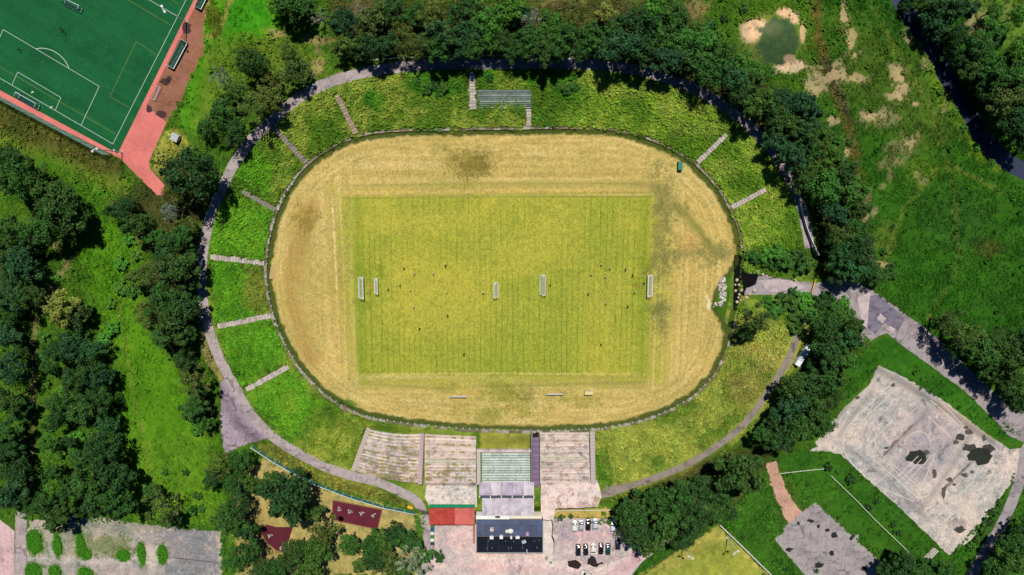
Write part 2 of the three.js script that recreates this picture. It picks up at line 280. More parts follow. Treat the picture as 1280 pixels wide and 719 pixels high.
// stadium bank
const inRing = (k, x, z) => { const dx = x - C0[0], dz = z - C0[2], r = Math.hypot(dx, dz), f = Math.atan2(dz, dx); return [r - pol(Ri, f), pol(Ro, f) - r, f * 180 / Math.PI]; };
land.each(X0, Z0, X1, Z1, (k, x, z) => {
  const [a, b, d] = inRing(k, x, z); if (a < -3 || b < -6) return;
  const e = sstep(-6, -1, b), n = land.n1[k], m = land.n2[k];
  let c = alb(96, 126, 40);
  if (d > 8 && d < 62) c = alb(136, 146, 62); else if (d > -70 && d < -8) c = alb(116, 148, 46); else if (d > 118 && d < 140) c = alb(114, 132, 46);
  land.blend(k, e, c);
  if (n + 0.5 * (m - 0.5) > 0.62) land.blend(k, 0.4 * e, alb(146, 152, 70));
  if (n < 0.42) land.blend(k, 0.55 * e, alb(76, 114, 28));
  if (a > -1.6 && a < 0.4) land.blend(k, 0.8, alb(58, 82, 28));  // strip at the kerb foot: dark grass with the wall shadow painted in
});
for (const s of [[[283, 240], [340, 262], [332, 322], [266, 318], [270, 275]], [[264, 328], [312, 330], [318, 395], [274, 403]], [[276, 411], [338, 400], [357, 450], [310, 480], [290, 455]], [[314, 489], [360, 461], [400, 505], [365, 545], [335, 520]], [[292, 225], [318, 190], [345, 205], [330, 240]]]) land.poly(s, [92, 148, 34], 0.85, 1.2, 2.2, 2);
land.ell(320, 360, 14, 26, [128, 132, 56], 0.7, 0.3, 1.2); land.ell(365, 500, 12, 16, [120, 150, 46], 0.6);
for (const [x, y, a, b] of [[545, 108, 26, 15], [520, 100, 14, 12], [610, 98, 10, 6], [700, 98, 34, 7], [712, 112, 20, 12], [470, 125, 14, 12], [660, 100, 12, 8]]) land.ell(x, y, a, b, [58, 116, 26], 0.8, 0.3, 0.9);
for (const [x, y, a, b] of [[490, 100, 20, 9], [455, 110, 16, 6], [780, 115, 40, 8], [850, 135, 30, 8], [870, 160, 30, 9], [900, 210, 16, 12]]) land.ell(x, y, a, b, [146, 158, 66], 0.6, 0.3, 1.3);
for (const [x, y, a, b] of [[950, 435, 24, 10], [930, 480, 20, 18], [965, 450, 18, 10]]) land.ell(x, y, a, b, [182, 158, 90], 0.5, 0.6, 2);
// slopes and yards south of the bowl
land.poly([[318, 552], [345, 552], [410, 590], [470, 608], [515, 628], [520, 640], [460, 625], [400, 605], [330, 570]], [128, 128, 58], 0.9, 1, 1, 2);
land.poly([[330, 575], [400, 608], [520, 645], [525, 719], [300, 719], [290, 600]], [176, 160, 100], 1, 1.5, 2);
land.poly([[300, 640], [340, 630], [360, 700], [300, 719]], [164, 146, 88], 1, 2, 2);
land.poly([[256, 405], [270, 405], [290, 455], [292, 480], [272, 470], [256, 440]], [164, 146, 92], 0.8, 1.2, 1.5, 1);
land.poly([[600, 538], [664, 538], [664, 566], [600, 566]], [146, 148, 64], 1, 0.6, 1, 1);
land.poly([[555, 686], [593, 686], [593, 707], [558, 707]], [200, 170, 96], 1, 0.7, 0.8);
land.poly([[690, 636], [760, 634], [768, 648], [690, 648]], [188, 164, 92], 1, 0.7, 0.8); land.poly([[695, 632], [755, 631], [755, 636], [695, 637]], [112, 146, 40], 1, 0.5, 0.6);
land.stroke([[60, 300], [90, 320], [75, 345], [45, 400], [42, 470], [40, 560], [34, 640]], 2, [132, 122, 78], 0.85, 1, 1);
land.poly([[960, 585], [985, 588], [1010, 655], [975, 660]], [70, 96, 34], 0.8, 2, 2);
land.poly([[1180, 690], [1215, 678], [1265, 600], [1275, 560], [1285, 570], [1250, 640], [1200, 719]], [56, 104, 28], 1, 1, 1);
land.poly([[1048, 478], [1095, 425], [1130, 418], [1175, 455], [1260, 535], [1275, 556], [1230, 540], [1100, 458], [1060, 500]], [56, 106, 28], 1, 1, 1);
land.poly([[975, 570], [1040, 562], [1165, 678], [1150, 695], [1110, 690], [1040, 625], [1000, 610]], [58, 104, 28], 1, 1, 1);
// worn second pitch beyond the car park
land.poly([[800, 719], [880, 668], [898, 655], [925, 680], [960, 725], [960, 800], [760, 800]], [150, 156, 66], 1, 0.8, 1);
land.poly([[820, 712], [895, 660], [905, 668], [835, 716]], [178, 164, 84], 0.7, 1.2, 2);
land.stroke([[896, 664], [960, 719], [975, 735]], 1.2, [182, 170, 96], 0.6, 0.6, 0.8);
// leaf litter under the tree belts
for (const L of [[[410, 0], [860, 0], [900, 60], [1010, 150], [1080, 250], [1085, 330], [1030, 340], [1010, 250], [930, 150], [800, 85], [600, 68], [430, 80]], [[140, 255], [240, 190], [275, 240], [250, 300], [248, 480], [275, 520], [260, 540], [225, 460], [180, 400], [190, 330]], [[960, 560], [1010, 440], [1070, 420], [1040, 510], [960, 580], [900, 650], [790, 690], [775, 620], [900, 560]]]) land.poly(L, [74, 70, 40], 0.85, 3, 4);
for (const [L, w] of [[[[1090, 10], [1120, 60], [1160, 130], [1190, 220], [1200, 330], [1160, 400]], 1.2], [[[1100, 340], [1130, 260], [1180, 200], [1250, 240]], 1], [[[170, 300], [150, 380], [165, 480], [190, 600]], 1.2]]) land.stroke(L, w, [120, 124, 56], 0.4, 0.8, 1.6);
land.grain(0.5, 0.55, 0.4, 0.7);
const landTex = land.texture(), landBump = bumpTex.clone(); landBump.repeat.set(70, 37); landBump.needsUpdate = true;
{
  const xs = [-1500, -700, -400, -280], zs = [-1500, -600, -300, -180];
  for (let x = X0; x <= X1; x += 1.06) xs.push(x); xs.push(280, 400, 700, 1500);
  for (let z = Z0; z <= Z1; z += 1.06) zs.push(z); zs.push(180, 300, 600, 1500);
  const P = [], idx = [], nx = xs.length;
  for (const z of zs) for (const x of xs) P.push(x, height(x, z), z);
  for (let j = 0; j + 1 < zs.length; j++) for (let i = 0; i + 1 < nx; i++) { const a = j * nx + i; idx.push(a, a + nx, a + 1, a + 1, a + nx, a + nx + 1); }
  const g = new THREE.BufferGeometry(); g.setAttribute('position', new THREE.Float32BufferAttribute(P, 3)); g.setIndex(idx); g.computeVertexNormals();
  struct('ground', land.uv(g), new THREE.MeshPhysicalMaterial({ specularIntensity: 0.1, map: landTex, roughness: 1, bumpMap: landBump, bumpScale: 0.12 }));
}
// ---------------------------------------------------------------- stadium pitch
const a0 = wp(322, 150), a1 = wp(935, 548);
const turf = new Painter(a0[0], a0[2], a1[0], a1[2], 2048);
turf.fill(alb(199, 175, 106));
turf.ell(640, 350, 270, 160, [194, 172, 96], 0.6, 0.5, 0.6);
turf.poly([[418, 240], [820, 236], [838, 360], [830, 480], [445, 482], [425, 360]], [168, 165, 70], 0.95, 4, 3.2);
turf.poly([[441, 247], [812, 247], [806, 470], [447, 468]], [158, 165, 60], 0.95, 2.4, 2.6);
{ // mowing passes, patches of drought and watering
  const g0 = wp(441, 247), g1 = wp(809, 469);
  turf.each(g0[0], g0[2], g1[0], g1[2], (k, x, z) => {
    const u = x / 1.95 + 0.25 * (vnoise(z / 30, Math.floor(x / 1.95), 77) - 0.5), f = u - Math.floor(u), v = z / 2.05, h = v - Math.floor(v), n = turf.n1[k];
    if (f < 0.17) turf.blend(k, 0.8 * (0.35 + turf.n2[k]), alb(104, 122, 38));
    if (h < 0.18) turf.blend(k, 0.2 * (0.3 + turf.n2[k]), alb(122, 134, 44));
    if (Math.floor(u) % 2) turf.blend(k, 0.12, alb(186, 182, 88));
    const lo = fbm(x / 34, z / 26, 301, 4);
    if (lo > 0.5) turf.blend(k, clamp((lo - 0.5) * 4.5) * 0.75, alb(190, 178, 74)); else turf.blend(k, clamp((0.5 - lo) * 4) * 0.6, alb(128, 148, 48));
    const fine = vnoise(x / 0.35, z / 2.2, 333); turf.blend(k, fine * 0.25, alb(188, 182, 70)); turf.blend(k, (1 - fine) * 0.2, alb(136, 146, 50));
  });
  // wheel and roller marks on the dry margins
  turf.each(a0[0], a0[2], a1[0], a1[2], (k, x, z) => {
    const dx = x - C0[0], dz = z - C0[2], an = Math.atan2(dz, dx), dr = pol(Ri, an) - Math.hypot(dx, dz), inner = x > g0[0] && x < g1[0] && z > g0[2] && z < g1[2], p = inner ? 0.5 : dr < 9 ? vnoise(dr / 0.8, an * 9, 403) : x < g0[0] || x > g1[0] ? vnoise(x / 0.8, z / 40, 401) : vnoise(x / 40, z / 0.8, 402);
    turf.blend(k, clamp((p - 0.52) * 2) * 0.6, alb(174, 151, 86)); turf.blend(k, clamp((0.46 - p) * 2) * 0.6, alb(222, 195, 134));
    const q = fbm(x / 22, z / 22, 411, 3); if (q < 0.42 && (x < g0[0] || x > g1[0] || z < g0[2] || z > g1[2])) turf.blend(k, clamp((0.42 - q) * 5) * 0.5, alb(164, 154, 70));
  });
}
turf.stroke([[415, 242], [418, 300], [421, 360]], 0.6, [226, 200, 142], 0.8, 0.3, 0.3); turf.stroke([[427, 242], [640, 238], [815, 236]], 1.6, [206, 178, 104], 0.8, 0.5, 0.4); turf.stroke([[430, 248], [640, 246], [812, 246]], 0.5, [134, 142, 56], 0.6, 0.3, 0.3); turf.stroke([[448, 468], [640, 467], [806, 468]], 0.7, [200, 184, 104], 0.8, 0.4, 0.4); turf.stroke([[452, 480], [560, 486], [640, 482], [806, 478]], 0.8, [146, 146, 70], 0.6, 0.5, 0.6); turf.stroke([[430, 232], [620, 229], [800, 230]], 0.7, [150, 148, 74], 0.5, 0.4, 0.6);
turf.ell(588, 200, 26, 13, [134, 118, 54], 0.6, 0.6, 1.3); turf.ell(596, 210, 14, 12, [116, 104, 44], 0.5, 0.45, 1.7);
turf.stroke([[388, 262], [374, 300], [366, 335], [366, 380], [376, 420], [390, 448]], 5, [156, 122, 58], 0.5, 1.8, 4); turf.ell(383, 270, 14, 14, [132, 112, 48], 0.55, 0.45, 1.7);
for (const [x, y, a, b, o] of [[628, 492, 20, 14, 0.6], [612, 520, 20, 10, 0.5], [648, 505, 16, 18, 0.45], [560, 485, 20, 8, 0.4], [720, 500, 30, 10, 0.4]]) turf.ell(x, y, a, b, [134, 138, 44], o, 0.5, 1.1);
for (const [x, y, a, b, o] of [[824, 300, 13, 66, 0.7], [830, 330, 14, 20, 0.5], [826, 405, 8, 22, 0.7], [812, 385, 10, 12, 0.4], [866, 315, 30, 17, 0.65], [898, 312, 22, 12, 0.5], [846, 262, 22, 8, 0.5], [655, 490, 14, 8, 0.4]]) turf.ell(x, y, a, b, [130, 126, 70], o, 0.7, 1.3);
turf.stroke([[790, 231], [822, 234], [848, 262], [880, 298], [910, 325]], 2, [128, 126, 72], 0.55, 1.6, 1.6); turf.stroke([[845, 255], [870, 280], [890, 312]], 1.4, [120, 128, 46], 0.6, 1, 1);
turf.ell(862, 302, 12, 12, [214, 170, 104], 0.5, 0.5); turf.ell(886, 380, 2.2, 6, [232, 216, 176], 0.9, 0.3, 1.8); turf.ell(884, 372, 1.4, 4, [232, 216, 176], 0.8, 0.3, 1.8);
for (const [x, y] of [[451, 340], [452, 380], [462, 357], [474, 340], [806, 330], [806, 385], [800, 357]]) turf.ell(x, y, 9, 9, [128, 142, 44], 0.5, 0.5, 1.2);
turf.ell(462, 358, 5, 4, [176, 148, 70], 0.6); turf.ell(800, 356, 6, 4, [150, 132, 62], 0.7);
turf.stroke([[338, 300], [334, 330], [336, 365], [345, 400], [360, 435], [380, 465], [405, 490], [430, 508], [460, 520], [500, 527]], 2.4, [168, 160, 84], 0.6, 1, 1);
turf.poly([[470, 523], [520, 529], [556, 532], [556, 540], [480, 536]], [78, 128, 30], 1, 0.7, 1); turf.stroke([[556, 534], [640, 536], [742, 536]], 1.6, [226, 206, 132], 0.8, 0.6, 1.4); turf.ell(432, 508, 10, 8, [76, 118, 32], 0.9, 0.4);
turf.stroke([[500, 167], [570, 165], [640, 164], [760, 164], [800, 172], [840, 189], [870, 209]], 1.6, [172, 158, 84], 0.6, 0.8, 1);
turf.stroke([...ovalPx, ovalPx[0]], 3.2, [56, 78, 28], 0.92, 0.5, 1);  // dark rim line: deep grass and kerb shadow in one painted colour
turf.stroke([[447, 250], [449, 360], [452, 466]], 3, [132, 148, 50], 0.5, 1.4, 1.4); turf.stroke([[806, 250], [803, 360], [801, 466]], 2.4, [124, 146, 46], 0.5, 1.2, 1.2);
turf.grain(0.08, 0.18, 0.5, 0.35);
{
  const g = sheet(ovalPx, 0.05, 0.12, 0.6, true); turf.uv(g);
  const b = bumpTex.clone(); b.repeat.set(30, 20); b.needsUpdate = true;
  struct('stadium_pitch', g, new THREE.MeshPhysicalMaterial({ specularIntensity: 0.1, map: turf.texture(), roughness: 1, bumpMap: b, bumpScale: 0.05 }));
}
// ---------------------------------------------------------------- paths, roads and yards
const lotStrips = [[43, 677, 10, 17], [72, 681, 5, 14], [101, 682, 6, 16], [108, 692, 7, 8], [154, 694, 9, 8], [177, 692, 5, 15], [203, 693, 6, 14], [42, 714, 11, 10], [68, 715, 8, 8], [107, 716, 9, 7]];
const west = ringPx.slice(0, 39); west.unshift([538, 690], [533, 655]);
struct('ring_path', ribbon(west, t => t < 0.03 ? 4.2 : 3.5, 0.06, 0.22), pathMat);
struct('bank_path', ribbon([[1004, 398], [1000, 410], [985, 450], [960, 490], [930, 530], [900, 555], [860, 580], [820, 597], [775, 611], [748, 616]], t => 2.4 + 2.6 * sstep(0.86, 1, t), 0.06, 0.25), M([150, 138, 130], { map: rep(asphaltTex, 0.5) }));
const road = struct('access_road', sheet([[926, 338], [950, 338], [975, 345], [1000, 352], [1022, 353], [1045, 350], [1068, 350], [1090, 362], [1140, 398], [1175, 425], [1215, 465], [1262, 508], [1300, 522], [1300, 562], [1262, 545], [1238, 520], [1205, 488], [1160, 455], [1128, 432], [1108, 416], [1090, 425], [1082, 436], [1074, 424], [1080, 408], [1060, 388], [1040, 372], [1010, 368], [975, 368], [955, 380], [932, 390], [926, 388]], 0.03, 0.3), roadMat);
obj('tar_patch', sheet([[1083, 372], [1098, 368], [1132, 398], [1122, 416], [1106, 404], [1094, 418], [1082, 408]], 0.038, 0.2), M([132, 124, 142], { map: rep(asphaltTex, 0.7) }), road);
for (const q of [[[1096, 398], [1101, 392], [1108, 398], [1103, 405]], [[1108, 410], [1113, 407], [1120, 412], [1116, 417]], [[1072, 372], [1088, 366], [1084, 410], [1078, 406]], [[950, 350], [990, 350], [1010, 360], [960, 366]]]) obj('concrete_patch', sheet(q, 0.044, 0.15), M([206, 186, 192], { map: rep(concreteTex, 0.8) }), road);
struct('lane', ribbon([[1300, 545], [1284, 560], [1278, 590], [1266, 625], [1250, 660], [1228, 695], [1205, 740]], 4.2, 0.045, 0.2), roadMat);
const paved = struct('paved_yard', drape([[275, 478], [286, 470], [298, 484], [316, 514], [342, 544], [322, 552], [300, 558], [281, 567], [274, 530]], 0.045), M([172, 154, 170], { map: rep(asphaltTex, 0.5) }));
{
  const w0 = wp(-10, 640), w1 = wp(290, 770), lot = new Painter(w0[0], w0[2], w1[0], w1[2], 1024); lot.fill(alb(170, 160, 156)); lot.ell(230, 690, 44, 40, [140, 136, 140], 0.8, 0.4, 1); lot.ell(90, 680, 60, 22, [158, 152, 126], 0.8, 0.4, 1.2); lot.ell(140, 660, 70, 8, [150, 146, 130], 0.7, 0.4, 1); lot.stroke([[36, 697], [120, 702], [215, 700]], 2.4, [186, 176, 170], 0.8, 1, 1); lot.ell(188, 698, 8, 20, [206, 190, 178], 0.8, 0.4, 1); lot.ell(60, 680, 8, 16, [200, 184, 170], 0.7, 0.4, 1);
  for (const [x, y, a, b] of lotStrips) { lot.ell(x, y, a * 1.25, b * 1.1, [112, 128, 62], 0.8, 0.4, 1); lot.ell(x, y, a, b, [66, 122, 32], 1, 0.25, 0.7); } lot.ell(135, 682, 30, 12, [120, 128, 66], 0.6, 0.4, 1.4); lot.stroke([[215, 697], [275, 704]], 0.4, [96, 84, 78], 0.9, 0.2, 0.2); lot.grain(0.3, 0.45, 0.5);
  struct('gravel_lot', lot.uv(sheet([[36, 648], [70, 655], [110, 645], [180, 655], [240, 662], [277, 664], [278, 760], [30, 760], [32, 700]], 0.02, 0.8)), new THREE.MeshPhysicalMaterial({ specularIntensity: 0.1, map: lot.texture(), roughness: 1, bumpMap: rep(bumpTex, 10), bumpScale: 0.04 }));
}
struct('road', ribbon([[26, 630], [26, 680], [25, 760]], 4.2, 0.05, 0.15), pathMat);
struct('pavement', sheet([[-30, 648], [0, 650], [18, 664], [18, 760], [-30, 760]], 0.03, 0.2), pinkPave);
const cw0 = wp(460, 640), cw1 = wp(850, 770), yard = new Painter(cw0[0], cw0[2], cw1[0], cw1[2], 1400); yard.fill(alb(204, 184, 182)); yard.ell(735, 670, 50, 16, [190, 164, 172], 0.8, 0.4, 1); yard.ell(640, 708, 60, 8, [214, 176, 176], 0.7, 0.4, 1); yard.ell(570, 672, 24, 16, [216, 186, 186], 0.8, 0.4, 1.2); yard.ell(745, 700, 30, 8, [176, 158, 164], 0.7, 0.4, 1.2); yard.stroke([[600, 700], [760, 712], [820, 672]], 2, [224, 206, 204], 0.6, 1, 1); yard.stroke([[730, 716], [790, 692], [830, 672]], 0.5, [176, 156, 158], 0.7, 0.3, 0.4); yard.stroke([[716, 719], [776, 694]], 0.5, [176, 156, 158], 0.7, 0.3, 0.4); yard.stroke([[705, 645], [702, 690]], 1, [184, 160, 166], 0.6, 0.6, 0.8);
for (let k = 0; k < 70; k++) yard.ell(rr(540, 810), rr(650, 715), rr(1, 5), rr(0.6, 3), rnd() < 0.5 ? [150, 124, 128] : [232, 212, 208], 0.6, 0.4, 1.5, rr(0, 3)); yard.grain(0.3, 0.42, 0.4);
const yardMat = new THREE.MeshPhysicalMaterial({ specularIntensity: 0.15, map: yard.texture(), roughness: 0.95 });
const carPark = struct('car_park', yard.uv(sheet([[692.5, 648], [772, 648], [800, 660], [815, 668], [812, 690], [790, 719], [780, 760], [470, 760], [520, 719], [536, 690], [536, 656], [596, 656], [598, 692], [692.5, 692]], 0.03, 0.15)), yardMat);
obj('concrete_strip', sheet([[679, 646], [692, 646], [692, 692], [679, 692]], 0.034, 0.05), M([232, 218, 214], { map: rep(concreteTex, 0.8) }), carPark);
for (const [x, y, w] of [[694.5, 671, 3], [681, 697, 4], [686, 700, 5], [600, 694, 2], [690, 705, 4]]) obj('concrete_pad', sheet([[x - w, y - w * 0.7], [x + w, y - w], [x + w * 0.8, y + w], [x - w * 0.8, y + w * 0.8]], 0.038, 0.15), M([234, 222, 214], { map: rep(concreteTex, 1) }), carPark);
for (const q of [[[710, 702], [720, 699], [728, 706], [722, 712], [710, 708]], [[733, 706], [738, 694], [744, 697], [746, 704], [752, 704], [746, 709]], [[747, 706], [752, 702], [757, 706]], [[705, 709], [709, 708], [708, 712]]]) obj('damp_stain', sheet(q, 0.036, 0.5, 0.4), M([52, 40, 42]), carPark);
struct('track_path', sheet([[800, 683], [824, 672], [836, 678], [800, 704], [770, 740], [730, 740], [780, 700]], 0.036, 0.3), pinkPave);
// gravel practice circuit with painted lanes
const kw0 = wp(1000, 445), kw1 = wp(1300, 705), circ = new Painter(kw0[0], kw0[2], kw1[0], kw1[2], 1200); circ.fill(alb(194, 184, 178));
circ.ell(1150, 550, 70, 60, [192, 176, 176], 0.7, 0.5, 1); circ.poly([[1150, 510], [1172, 508], [1200, 548], [1176, 585], [1146, 606], [1112, 592], [1132, 552]], [168, 156, 162], 0.75, 2, 2); circ.ell(1195, 655, 16, 9, [150, 140, 140], 0.7, 0.5, 1.4); circ.ell(1140, 632, 16, 10, [158, 148, 152], 0.7, 0.5, 1.4); circ.poly([[1226, 540], [1270, 566], [1278, 580], [1235, 596], [1210, 570]], [212, 192, 186], 0.6, 2, 2);
for (const L of [[[1112, 566], [1150, 525], [1160, 512]], [[1120, 470], [1185, 515], [1250, 560]], [[1060, 560], [1110, 600], [1160, 650]], [[1150, 640], [1185, 590], [1215, 540]], [[1090, 490], [1065, 520], [1050, 545]]]) circ.stroke(L, 1.6, [150, 138, 138], 0.6, 0.8, 1.4);
circ.stroke([[1104, 570], [1120, 552], [1146, 527]], 0.9, [92, 84, 84], 0.8, 0.4, 1); circ.stroke([[1180, 612], [1200, 592], [1222, 570]], 0.7, [84, 78, 76], 0.8, 0.4, 1.2); circ.stroke([[1098, 462], [1140, 486], [1190, 516], [1240, 552]], 2.2, [128, 120, 108], 0.6, 1, 1.8); circ.stroke([[1096, 464], [1060, 505], [1028, 548]], 1.6, [130, 120, 108], 0.5, 1, 1.8);
for (let k = 0; k < 120; k++) circ.ell(rr(1020, 1270), rr(460, 690), rr(0.8, 4), rr(0.5, 2), rnd() < 0.6 ? [128, 116, 112] : [226, 212, 206], 0.6, 0.4, 1.6, rr(0, 3)); circ.grain(0.3, 0.5, 0.5);
const circuit = struct('practice_circuit', circ.uv(sheet([[1098, 456], [1118, 466], [1142, 478], [1185, 505], [1228, 538], [1262, 562], [1284, 560], [1282, 578], [1252, 622], [1216, 674], [1186, 694], [1165, 674], [1130, 640], [1082, 597], [1052, 569], [1035, 564], [1012, 564], [1026, 545], [1055, 510], [1086, 482]], 0.035, 0.4)), new THREE.MeshPhysicalMaterial({ specularIntensity: 0.1, map: circ.texture(), roughness: 1, bumpMap: rep(bumpTex, 8), bumpScale: 0.04 }));
const lane = (pts, w = 0.24) => obj('lane_marking', ribbon(pts, w, 0.045, 0.05, 0, 0.8), M([218, 206, 198]), circuit);
lane([[1116, 478], [1060, 534], [1055, 545], [1055, 562], [1064, 578], [1095, 605], [1142, 627]]); lane([[1121, 486], [1078, 528], [1073, 545], [1075, 562]]); lane([[1084, 568], [1122, 600], [1148, 624]]); lane([[1100, 530], [1094, 548], [1096, 560], [1150, 610]]); lane([[1111, 530], [1082, 560]]); lane([[1105, 575], [1145, 608], [1152, 602]]); lane([[1111, 530], [1114, 526]]);
lane([[1122, 596], [1148, 570]]); lane([[1127, 600], [1152, 574]]); lane([[1132, 605], [1168, 566]]); lane([[1150, 614], [1170, 566]]); lane([[1145, 627], [1158, 620]]); lane([[1130, 552], [1140, 542], [1152, 540], [1162, 548], [1164, 558]]); lane([[1160, 520], [1190, 548]], 0.25); lane([[1163, 500], [1195, 528]]); lane([[1176, 502], [1204, 532]]);
lane([[1222, 588], [1216, 602], [1170, 650], [1178, 656], [1236, 602], [1244, 585]]); lane([[1190, 640], [1184, 652]]); lane([[1112, 590], [1092, 608]], 0.2);
for (const [x, y, a, b] of [[1147, 572, 13, 9], [1158, 566, 4, 3], [1226, 570, 15, 10], [1212, 560, 8, 5], [1236, 562, 8, 6], [1200, 546, 6, 4], [1212, 540, 5, 4], [1195, 553, 4, 3], [1230, 548, 3, 4], [1168, 592, 3, 6], [1187, 600, 4, 3], [1193, 606, 3, 2], [1206, 594, 4, 3], [1180, 616, 3, 8], [1160, 488, 3, 2], [1150, 486, 2, 2], [1116, 481, 3, 2], [1072, 497, 3, 2], [1208, 535, 3, 2], [1172, 508, 2, 1.5], [1200, 662, 7, 4], [1108, 560, 3, 2], [1215, 590, 3, 2]]) {
  const q = []; for (let k = 0; k < 14; k++) { const t = k / 14 * 6.283, r = 0.75 + 0.5 * rnd(); q.push([x + Math.cos(t) * a * r, y + Math.sin(t) * b * r]); }
  obj('moss_patch', sheet(q, 0.041, 0.3, 0.4), M(a > 12 ? [48, 52, 48] : a > 5 ? [70, 68, 64] : [92, 86, 80]), circuit);
}
const court = struct('asphalt_court', sheet([[1018, 627], [1032, 638], [1100, 702], [1096, 712], [1092, 760], [1040, 760], [1006, 719], [968, 674], [982, 658]], 0.035, 0.25), courtMat);
for (const [x, y, a, b] of [[1013, 651, 5, 2], [1023, 658, 2, 2], [1034, 663, 3, 2], [1043, 669, 4, 4], [1040, 692, 3, 3], [986, 687, 5, 3], [1080, 711, 4, 3], [998, 654, 2, 2], [1064, 674, 2, 2], [1024, 707, 6, 4]]) { const q = []; for (let k = 0; k < 12; k++) { const t = k / 12 * 6.283, r = 0.7 + 0.6 * rnd(); q.push([x + Math.cos(t) * a * r, y + Math.sin(t) * b * r]); } obj('weed_patch', sheet(q, 0.041, 0.2, 0.4), M([44, 48, 44]), court); }
struct('sand_track', ribbon([[964, 578], [968, 595], [976, 615], [985, 634], [996, 650]], t => 3.6 + 2.6 * t, 0.03, 0.9), M([214, 168, 150], { map: rep(gravelTex, 0.6) }));
// training ground with artificial turf
const dirt = struct('dirt_strip', sheet([[246, -20], [258, 10], [252, 40], [256, 62], [238, 95], [228, 125], [209, 152], [181, 136], [226, 40], [240, 0]], 0.02, 0.8), M([164, 112, 92], { map: rep(gravelTex, 0.5) }));
struct('rubber_surround', sheet([[258, -30], [248, 0], [183, 132], [208, 153], [196, 180], [186, 202], [188, 212], [206, 232], [205, 244], [196, 244], [150, 198], [0, 123], [-60, 92], [-60, -40]], 0.03, 0.08), rubberPink);
const tw0 = wp(-62, -42), tw1 = wp(262, 200), plastic = new Painter(tw0[0], tw0[2], tw1[0], tw1[2], 1100); plastic.fill(alb(30, 96, 57));
{ const o = wp(141, 180), e = wp(233, 0), l = Math.hypot(e[0] - o[0], e[2] - o[2]), ux = (e[0] - o[0]) / l, uz = (e[2] - o[2]) / l; plastic.each(tw0[0], tw0[2], tw1[0], tw1[2], (k, x, z) => { const d = (x - o[0]) * ux + (z - o[2]) * uz, c = (x - o[0]) * uz - (z - o[2]) * ux; if (Math.floor(d / 4) % 2) plastic.blend(k, 0.35, alb(26, 88, 51)); const s = d / 4 - Math.floor(d / 4); if (s < 0.03) plastic.blend(k, 0.25, alb(52, 116, 76)); plastic.blend(k, clamp((vnoise(c / 12, d / 1.1, 88) - 0.6) * 2) * 0.4, alb(44, 108, 66)); }); }
for (const [x, y, a, b] of [[45, 118, 18, 10], [60, 70, 16, 10], [80, 40, 14, 12], [110, 60, 20, 12], [180, 80, 12, 20]]) plastic.ell(x, y, a, b, [22, 80, 46], 0.5, 0.6, 1.2); for (let k = 0; k < 60; k++) plastic.ell(rr(0, 230), rr(0, 180), rr(0.5, 3), rr(0.4, 2), rnd() < 0.5 ? [24, 80, 46] : [52, 112, 72], 0.5, 0.4, 1.4, rr(0, 3));
plastic.grain(0.16, 0.16, 0.2, 0.3);
const aturf = struct('artificial_turf', plastic.uv(sheet([[256, -30], [242, 0], [147, 192], [0, 113], [-60, 81], [-60, -40]], 0.04, 0)), new THREE.MeshPhysicalMaterial({ specularIntensity: 0.15, map: plastic.texture(), roughness: 0.95 }));
const pl = (a, b, m = paintWhite, w = 0.13) => obj('painted_line', line(a, b, w, m === paintWhite ? 0.05 : 0.046), m, aturf);
pl([-60, 63], [141, 180]); pl([245, -25], [141, 180]); pl([4, 37], [124, 108]); pl([124, 108], [101, 157]); pl([4, 37], [-4, 54]); pl([15, 106], [22, 90]); pl([22, 90], [76, 122]); pl([76, 122], [69, 138]); pl([180, -4], [221, 20]);
const yl = (a, b) => pl(a, b, paintYellow, 0.11); yl([170, 52], [195, 68]); yl([170, 52], [137, 121]); yl([137, 121], [161, 134]); yl([-10, 78], [145, 168]); yl([150, -6], [213, 31]); yl([215, 0], [224, 6]);
{ const c = wp(45, 61), e = wp(86, 85), pts = []; const mid = [(c[0] + e[0]) / 2, (c[2] + e[2]) / 2], R = 9.15, hx = (e[0] - c[0]) / 2, hz = (e[2] - c[2]) / 2, hl = Math.hypot(hx, hz), dd = Math.sqrt(Math.max(0.1, R * R - hl * hl)); const nx = -hz / hl, nz = hx / hl, cx = mid[0] + nx * dd, cz = mid[1] + nz * dd; let t0 = Math.atan2(c[2] - cz, c[0] - cx), t1 = Math.atan2(e[2] - cz, e[0] - cx); if (t1 - t0 > Math.PI) t1 -= 2 * Math.PI; if (t1 - t0 < -Math.PI) t1 += 2 * Math.PI; const P = [], I = []; for (let k = 0; k <= 24; k++) { const t = t0 + (t1 - t0) * k / 24; for (const r of [R - 0.09, R + 0.09]) P.push(cx + r * Math.cos(t), 0.05, cz + r * Math.sin(t)); if (k < 24) I.push(2 * k, 2 * k + 1, 2 * k + 2, 2 * k + 1, 2 * k + 3, 2 * k + 2); } const g = new THREE.BufferGeometry(); g.setAttribute('position', new THREE.Float32BufferAttribute(P, 3)); g.setIndex(I); g.computeVertexNormals(); obj('painted_line', worldUV(g), paintWhite, aturf); }
for (const [x, y, a, b] of [[206, 103, 6, 5], [211, 100, 4, 4], [186, 136, 5, 4], [201, 143, 7, 5], [233, 35, 6, 7]]) { const q = []; for (let k = 0; k < 12; k++) { const t = k / 12 * 6.283, r = 0.7 + 0.6 * rnd(); q.push([x + Math.cos(t) * a * r, y + Math.sin(t) * b * r]); } obj('burnt_patch', sheet(q, 0.034, 0.3, 0.4), M([78, 56, 56]), dirt); }
